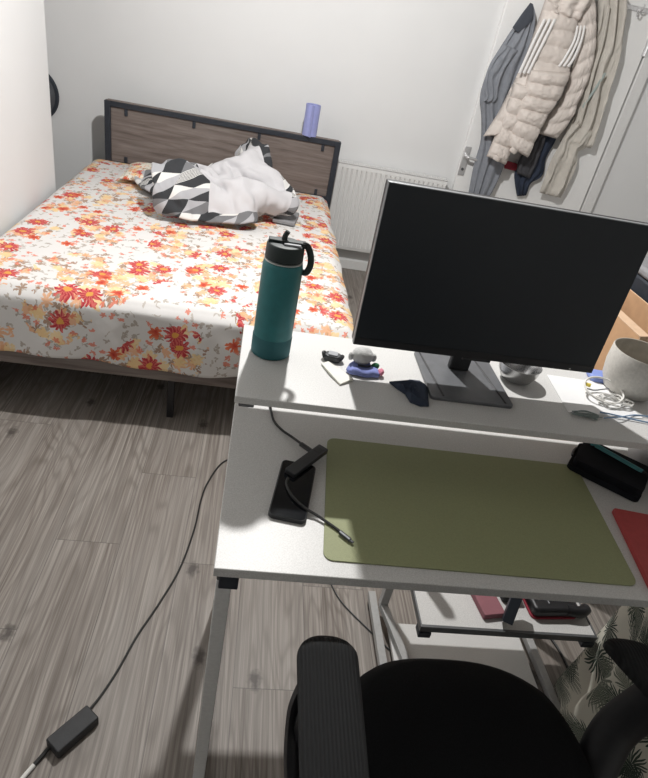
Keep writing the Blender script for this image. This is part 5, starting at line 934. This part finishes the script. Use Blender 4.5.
for k in range(5):
    a = R(90+72*k+36); c_, s_ = math.cos(a), math.sin(a); bm = bmesh.new()
    tube(bm, [(0, 0, .095), (c_*.15, s_*.15, .085), (c_*.27, s_*.27, .066)], lambda s: .024-.008*s, 10); lg = finish('base_leg', bm, 'black', ch)
    bm = bmesh.new()
    for o_ in (-.013, .013):
        g0 = len(bm.verts); lathe(bm, [(.024, -.008), (.026, 0), (.024, .008)], 20); bm.verts.ensure_lookup_table()
        for v in bm.verts[g0:]:
            x, y, z = v.co; v.co = Vector((c_*.272-s_*(z+o_)+c_*x, s_*.272+c_*(z+o_)+s_*x, .0275+y))
    finish('caster', bm, 'black', lg)

# ------------------------------------------------------------ clothes on the door
def resample(L, n):
    P = smoothpath([Vector((*p, 0)) for p in L], 10); d = [0]
    for a, b in zip(P, P[1:]): d.append(d[-1]+(b-a).length)
    out = []; k = 0
    for i in range(n+1):
        s = d[-1]*i/n
        while k < len(d)-2 and d[k+1] < s: k += 1
        f = (s-d[k])/max(1e-6, d[k+1]-d[k]); out.append(P[k].lerp(P[k+1], min(1, f)))
    return out
def cpx(L): return [(430+x/2.972, y/2.972) for x, y in L]
def garment(name, Lp, Rp, Y, th, m, fn=None, nu=28, nv=60, parent=None, back=.5):
    Lr, Rr = resample(cpx(Lp), nv), resample(cpx(Rp), nv)
    bm = bmesh.new(); F_, B_ = [], []
    for j in range(nv+1):
        a = PY(Lr[j].x, Lr[j].y, Y); b = PY(Rr[j].x, Rr[j].y, Y); fr, br = [], []
        for i in range(nu+1):
            u = i/nu; x = a.x+(b.x-a.x)*u; z = a.z+(b.z-a.z)*u
            pr_ = max(0, 1-abs(2*u-1)**2.6)**.5
            e = min(1, j/3+.25, (nv-j)/2+.35)
            dy = th*pr_*e
            if fn: dy += fn(u, j/nv, x, z)*min(1, pr_*1.6)*e
            fr.append(bm.verts.new((x, Y-dy, z)))
            br.append(fr[-1] if i in (0, nu) else bm.verts.new((x, Y+th*back*pr_*e*.6, z)))
        F_.append(fr); B_.append(br)
    for j in range(nv):
        for i in range(nu):
            bm.faces.new((F_[j][i], F_[j][i+1], F_[j+1][i+1], F_[j+1][i])); bm.faces.new((B_[j][i+1], B_[j][i], B_[j+1][i], B_[j+1][i+1]))
    for j in (0, nv):
        for i in range(nu):
            vs_ = [F_[j][i], F_[j][i+1], B_[j][i+1], B_[j][i]]; uq = []
            for v in vs_:
                if v not in uq: uq.append(v)
            if len(uq) > 2:
                try: bm.faces.new(uq)
                except ValueError: pass
    o = finish(name, bm, m, parent, angle=75); return o
def folds(amp, fr, seed):
    return lambda u, v, x, z: amp*(math.sin(u*fr*math.pi+1.6*fbm(u*2+seed, v*2.5, seed)*2)+.8*fbm(u*5+seed, v*3, seed))
def puff(n_, amp, seed, sl=0.0):
    return lambda u, v, x, z: amp*(abs(math.sin((v+sl*(u-.5)*.2+.010*fbm(u*3, v*4, seed))*math.pi*n_))**.5-.6)+.005*fbm(u*6+seed, v*12, seed)+.004*fbm(u*18, v*30, seed)
DF = DY-.03
rk = thing('hook_rail', 'chrome coat hook rail mounted on the white door', 'hook rail', (1.72, DF, 1.835))
bm = bmesh.new(); bx(bm, -.36, .40, -.006, .003, -.012, .012); finish('rail_plate', bm, 'chrome', rk, bevel=.003)
for xx in (-.29, -.15, .0, .15, .30):
    bm = bmesh.new(); tube(bm, [(xx, -.006, .0), (xx, -.035, -.012), (xx, -.055, -.005), (xx, -.060, .022)], .0045, 8); tube(bm, [(xx, -.006, -.006), (xx, -.02, -.035), (xx, -.038, -.036), (xx, -.042, -.020)], .004, 8); finish('hook', bm, 'chrome', rk)
# slate shirt
s1_ = thing('grey_shirt', 'slate grey shirt hanging leftmost on the door', 'shirt', (1.38, DF, .68))
tr = lambda o, p: at(o, p)
tr(garment('shirt_body', [(300, 10), (262, 60), (225, 115), (185, 180), (160, 240), (148, 290), (152, 350), (150, 420), (130, 490), (112, 585)], [(305, 12), (312, 70), (300, 140), (262, 220), (240, 290), (222, 360), (215, 420), (222, 480), (200, 540), (172, 592)], DF-.045, .035, 'shirt', folds(.010, 7, 2)), s1_)
tr(garment('collar_yoke', [(298, 8), (270, 45), (245, 82)], [(306, 12), (303, 60), (262, 98)], DF-.092, .004, 'shirtd', None, 10, 16), s1_)
tr(garment('sleeve', [(218, 130), (178, 190), (160, 250), (165, 285), (158, 300)], [(262, 150), (225, 205), (205, 255), (200, 290), (190, 305)], DF-.085, .014, 'shirt', folds(.006, 5, 5), 16, 30), s1_)
# long oatmeal cardigan on the right
s2_ = thing('oatmeal_cardigan', 'long oatmeal cardigan hanging rightmost on the door', 'cardigan', (1.85, DF, .72))
tr(garment('cardigan_body', [(500, -25), (495, 60), (480, 140), (455, 220), (440, 290), (425, 350), (400, 400), (385, 420)], [(578, -25), (580, 60), (572, 120), (550, 200), (530, 270), (510, 340), (492, 400), (478, 440)], DF-.04, .045, 'cardi', folds(.020, 5, 8), 40, 70), s2_)
tr(garment('cardigan_flap', [(440, 330), (405, 390), (385, 430), (360, 475), (340, 530), (325, 572)], [(490, 400), (462, 440), (440, 452), (436, 490), (415, 540), (388, 588)], DF-.06, .02, 'cardi', folds(.014, 3.5, 11), 24, 40), s2_)
tr(garment('green_stripe', [(518, 215), (490, 260), (462, 300), (452, 318)], [(524, 219), (497, 263), (468, 304), (457, 322)], DF-.105, .003, 'cardg', None, 4, 16), s2_)
tr(garment('cardigan_edge', [(528, 15), (510, 110), (485, 200), (462, 290), (440, 370)], [(536, 18), (520, 112), (494, 203), (470, 294), (447, 374)], DF-.10, .008, 'cardi', folds(.002, 3, 4), 6, 30), s2_)
# dark clothes under the jacket
s3_ = thing('navy_top', 'dark navy top hanging below the beige puffer jacket', 'top', (1.55, DF, .70))
tr(garment('top_body', [(330, 370), (300, 420), (275, 465), (252, 510), (252, 545), (258, 582)], [(385, 380), (372, 420), (345, 470), (335, 520), (300, 545), (286, 580)], DF-.02, .025, 'navy', folds(.008, 6, 14), 22, 30), s3_)
tr(garment('red_hem', [(222, 475), (220, 500)], [(330, 508), (325, 526)], DF-.018, .008, 'darkred', None, 12, 6), s3_)
s5_ = garment('charcoal_sleeve', [(318, 385), (290, 430), (262, 480), (258, 515)], [(352, 385), (338, 430), (315, 490), (296, 530)], DF-.062, .016, 'char', folds(.005, 5, 17), 16, 26)
tag(s5_, 'charcoal garment sleeve hanging in front of the navy top', 'garment')
# beige puffer jacket
s4_ = thing('puffer_jacket', 'pale beige quilted puffer jacket hanging in the middle of the door', 'jacket', (1.6, DF, .9))
YJ = DF-.105
tr(garment('jacket_back', [(398, -25), (425, 60), (432, 140), (415, 220), (385, 300), (345, 350), (318, 395)], [(488, -25), (492, 70), (488, 150), (470, 230), (440, 300), (420, 350), (375, 412)], YJ+.02, .05, 'puffer', puff(9, .016, 21, .5), 30, 90), s4_)
tr(garment('jacket_front', [(345, -10), (318, 70), (290, 150), (262, 215), (235, 270), (205, 330), (180, 370), (158, 405)], [(440, -10), (436, 70), (428, 150), (412, 220), (395, 265), (360, 310), (320, 345), (270, 390)], YJ, .06, 'puffer', puff(9, .017, 23, -.15), 30, 120), s4_)
tr(garment('jacket_sleeve', [(250, 245), (232, 300), (208, 365), (188, 415), (168, 464)], [(330, 255), (305, 320), (270, 385), (245, 435), (224, 490)], YJ-.030, .045, 'puffer', puff(5, .020, 25), 24, 90), s4_)
tr(garment('jacket_sleeve', [(296, 205), (276, 270), (256, 330), (238, 385), (226, 432)], [(418, 215), (388, 285), (348, 345), (320, 400), (290, 468)], YJ-.050, .055, 'puffer', puff(6, .022, 27), 26, 100), s4_)
tr(garment('hood', [(355, -30), (350, 0), (360, 40)], [(490, -30), (470, 10), (440, 62)], YJ-.03, .045, 'puffer', folds(.012, 5, 29), 22, 30), s4_)
for k in range(3):
    d_ = k*15
    tr(garment('white_stripe', [(338+d_, 55), (305+d_, 120), (283+d_*.9, 170), (262+d_*.85, 216)], [(346+d_, 57), (314+d_, 123), (291+d_*.9, 173), (270+d_*.85, 220)], YJ-.072, .006, 'stripe', None, 4, 20), s4_)
    tr(garment('white_stripe', [(436+d_*.7, 75), (425+d_*.7, 120), (398+d_*.9, 170), (380+d_*.9, 196)], [(442+d_*.7, 77), (432+d_*.7, 122), (405+d_*.9, 173), (387+d_*.9, 200)], YJ-.060, .006, 'stripe', None, 4, 20), s4_)
for c_, a_ in (((198, 472), 15), ((247, 449), 20)):
    p_ = PY(430+c_[0]/2.972, c_[1]/2.972, YJ-.088)
    bm = bmesh.new(); lathe(bm, [(.020, .02), (.024, .0), (.021, -.008), (.017, -.002), (.014, .018)], 28, capb=False, sx=1.1, sy=.8)
    mr = Matrix.Translation(p_) @ Matrix.Rotation(R(15), 4, 'X') @ Matrix.Rotation(R(a_), 4, 'Y')
    for v in bm.verts: v.co = mr @ v.co
    tr(finish('cuff', bm, 'puffer'), s4_)

# ------------------------------------------------------------ world and view
w = bpy.data.worlds.new('world'); sc.world = w; w.use_nodes = True
w.node_tree.nodes['Background'].inputs[0].default_value = (.9, .95, 1, 1); w.node_tree.nodes['Background'].inputs[1].default_value = .3
sc.view_settings.view_transform = 'Standard'; sc.view_settings.look = 'None'; sc.view_settings.gamma = 1; sc.view_settings.use_curve_mapping = False
sc.view_settings.exposure = 0.08
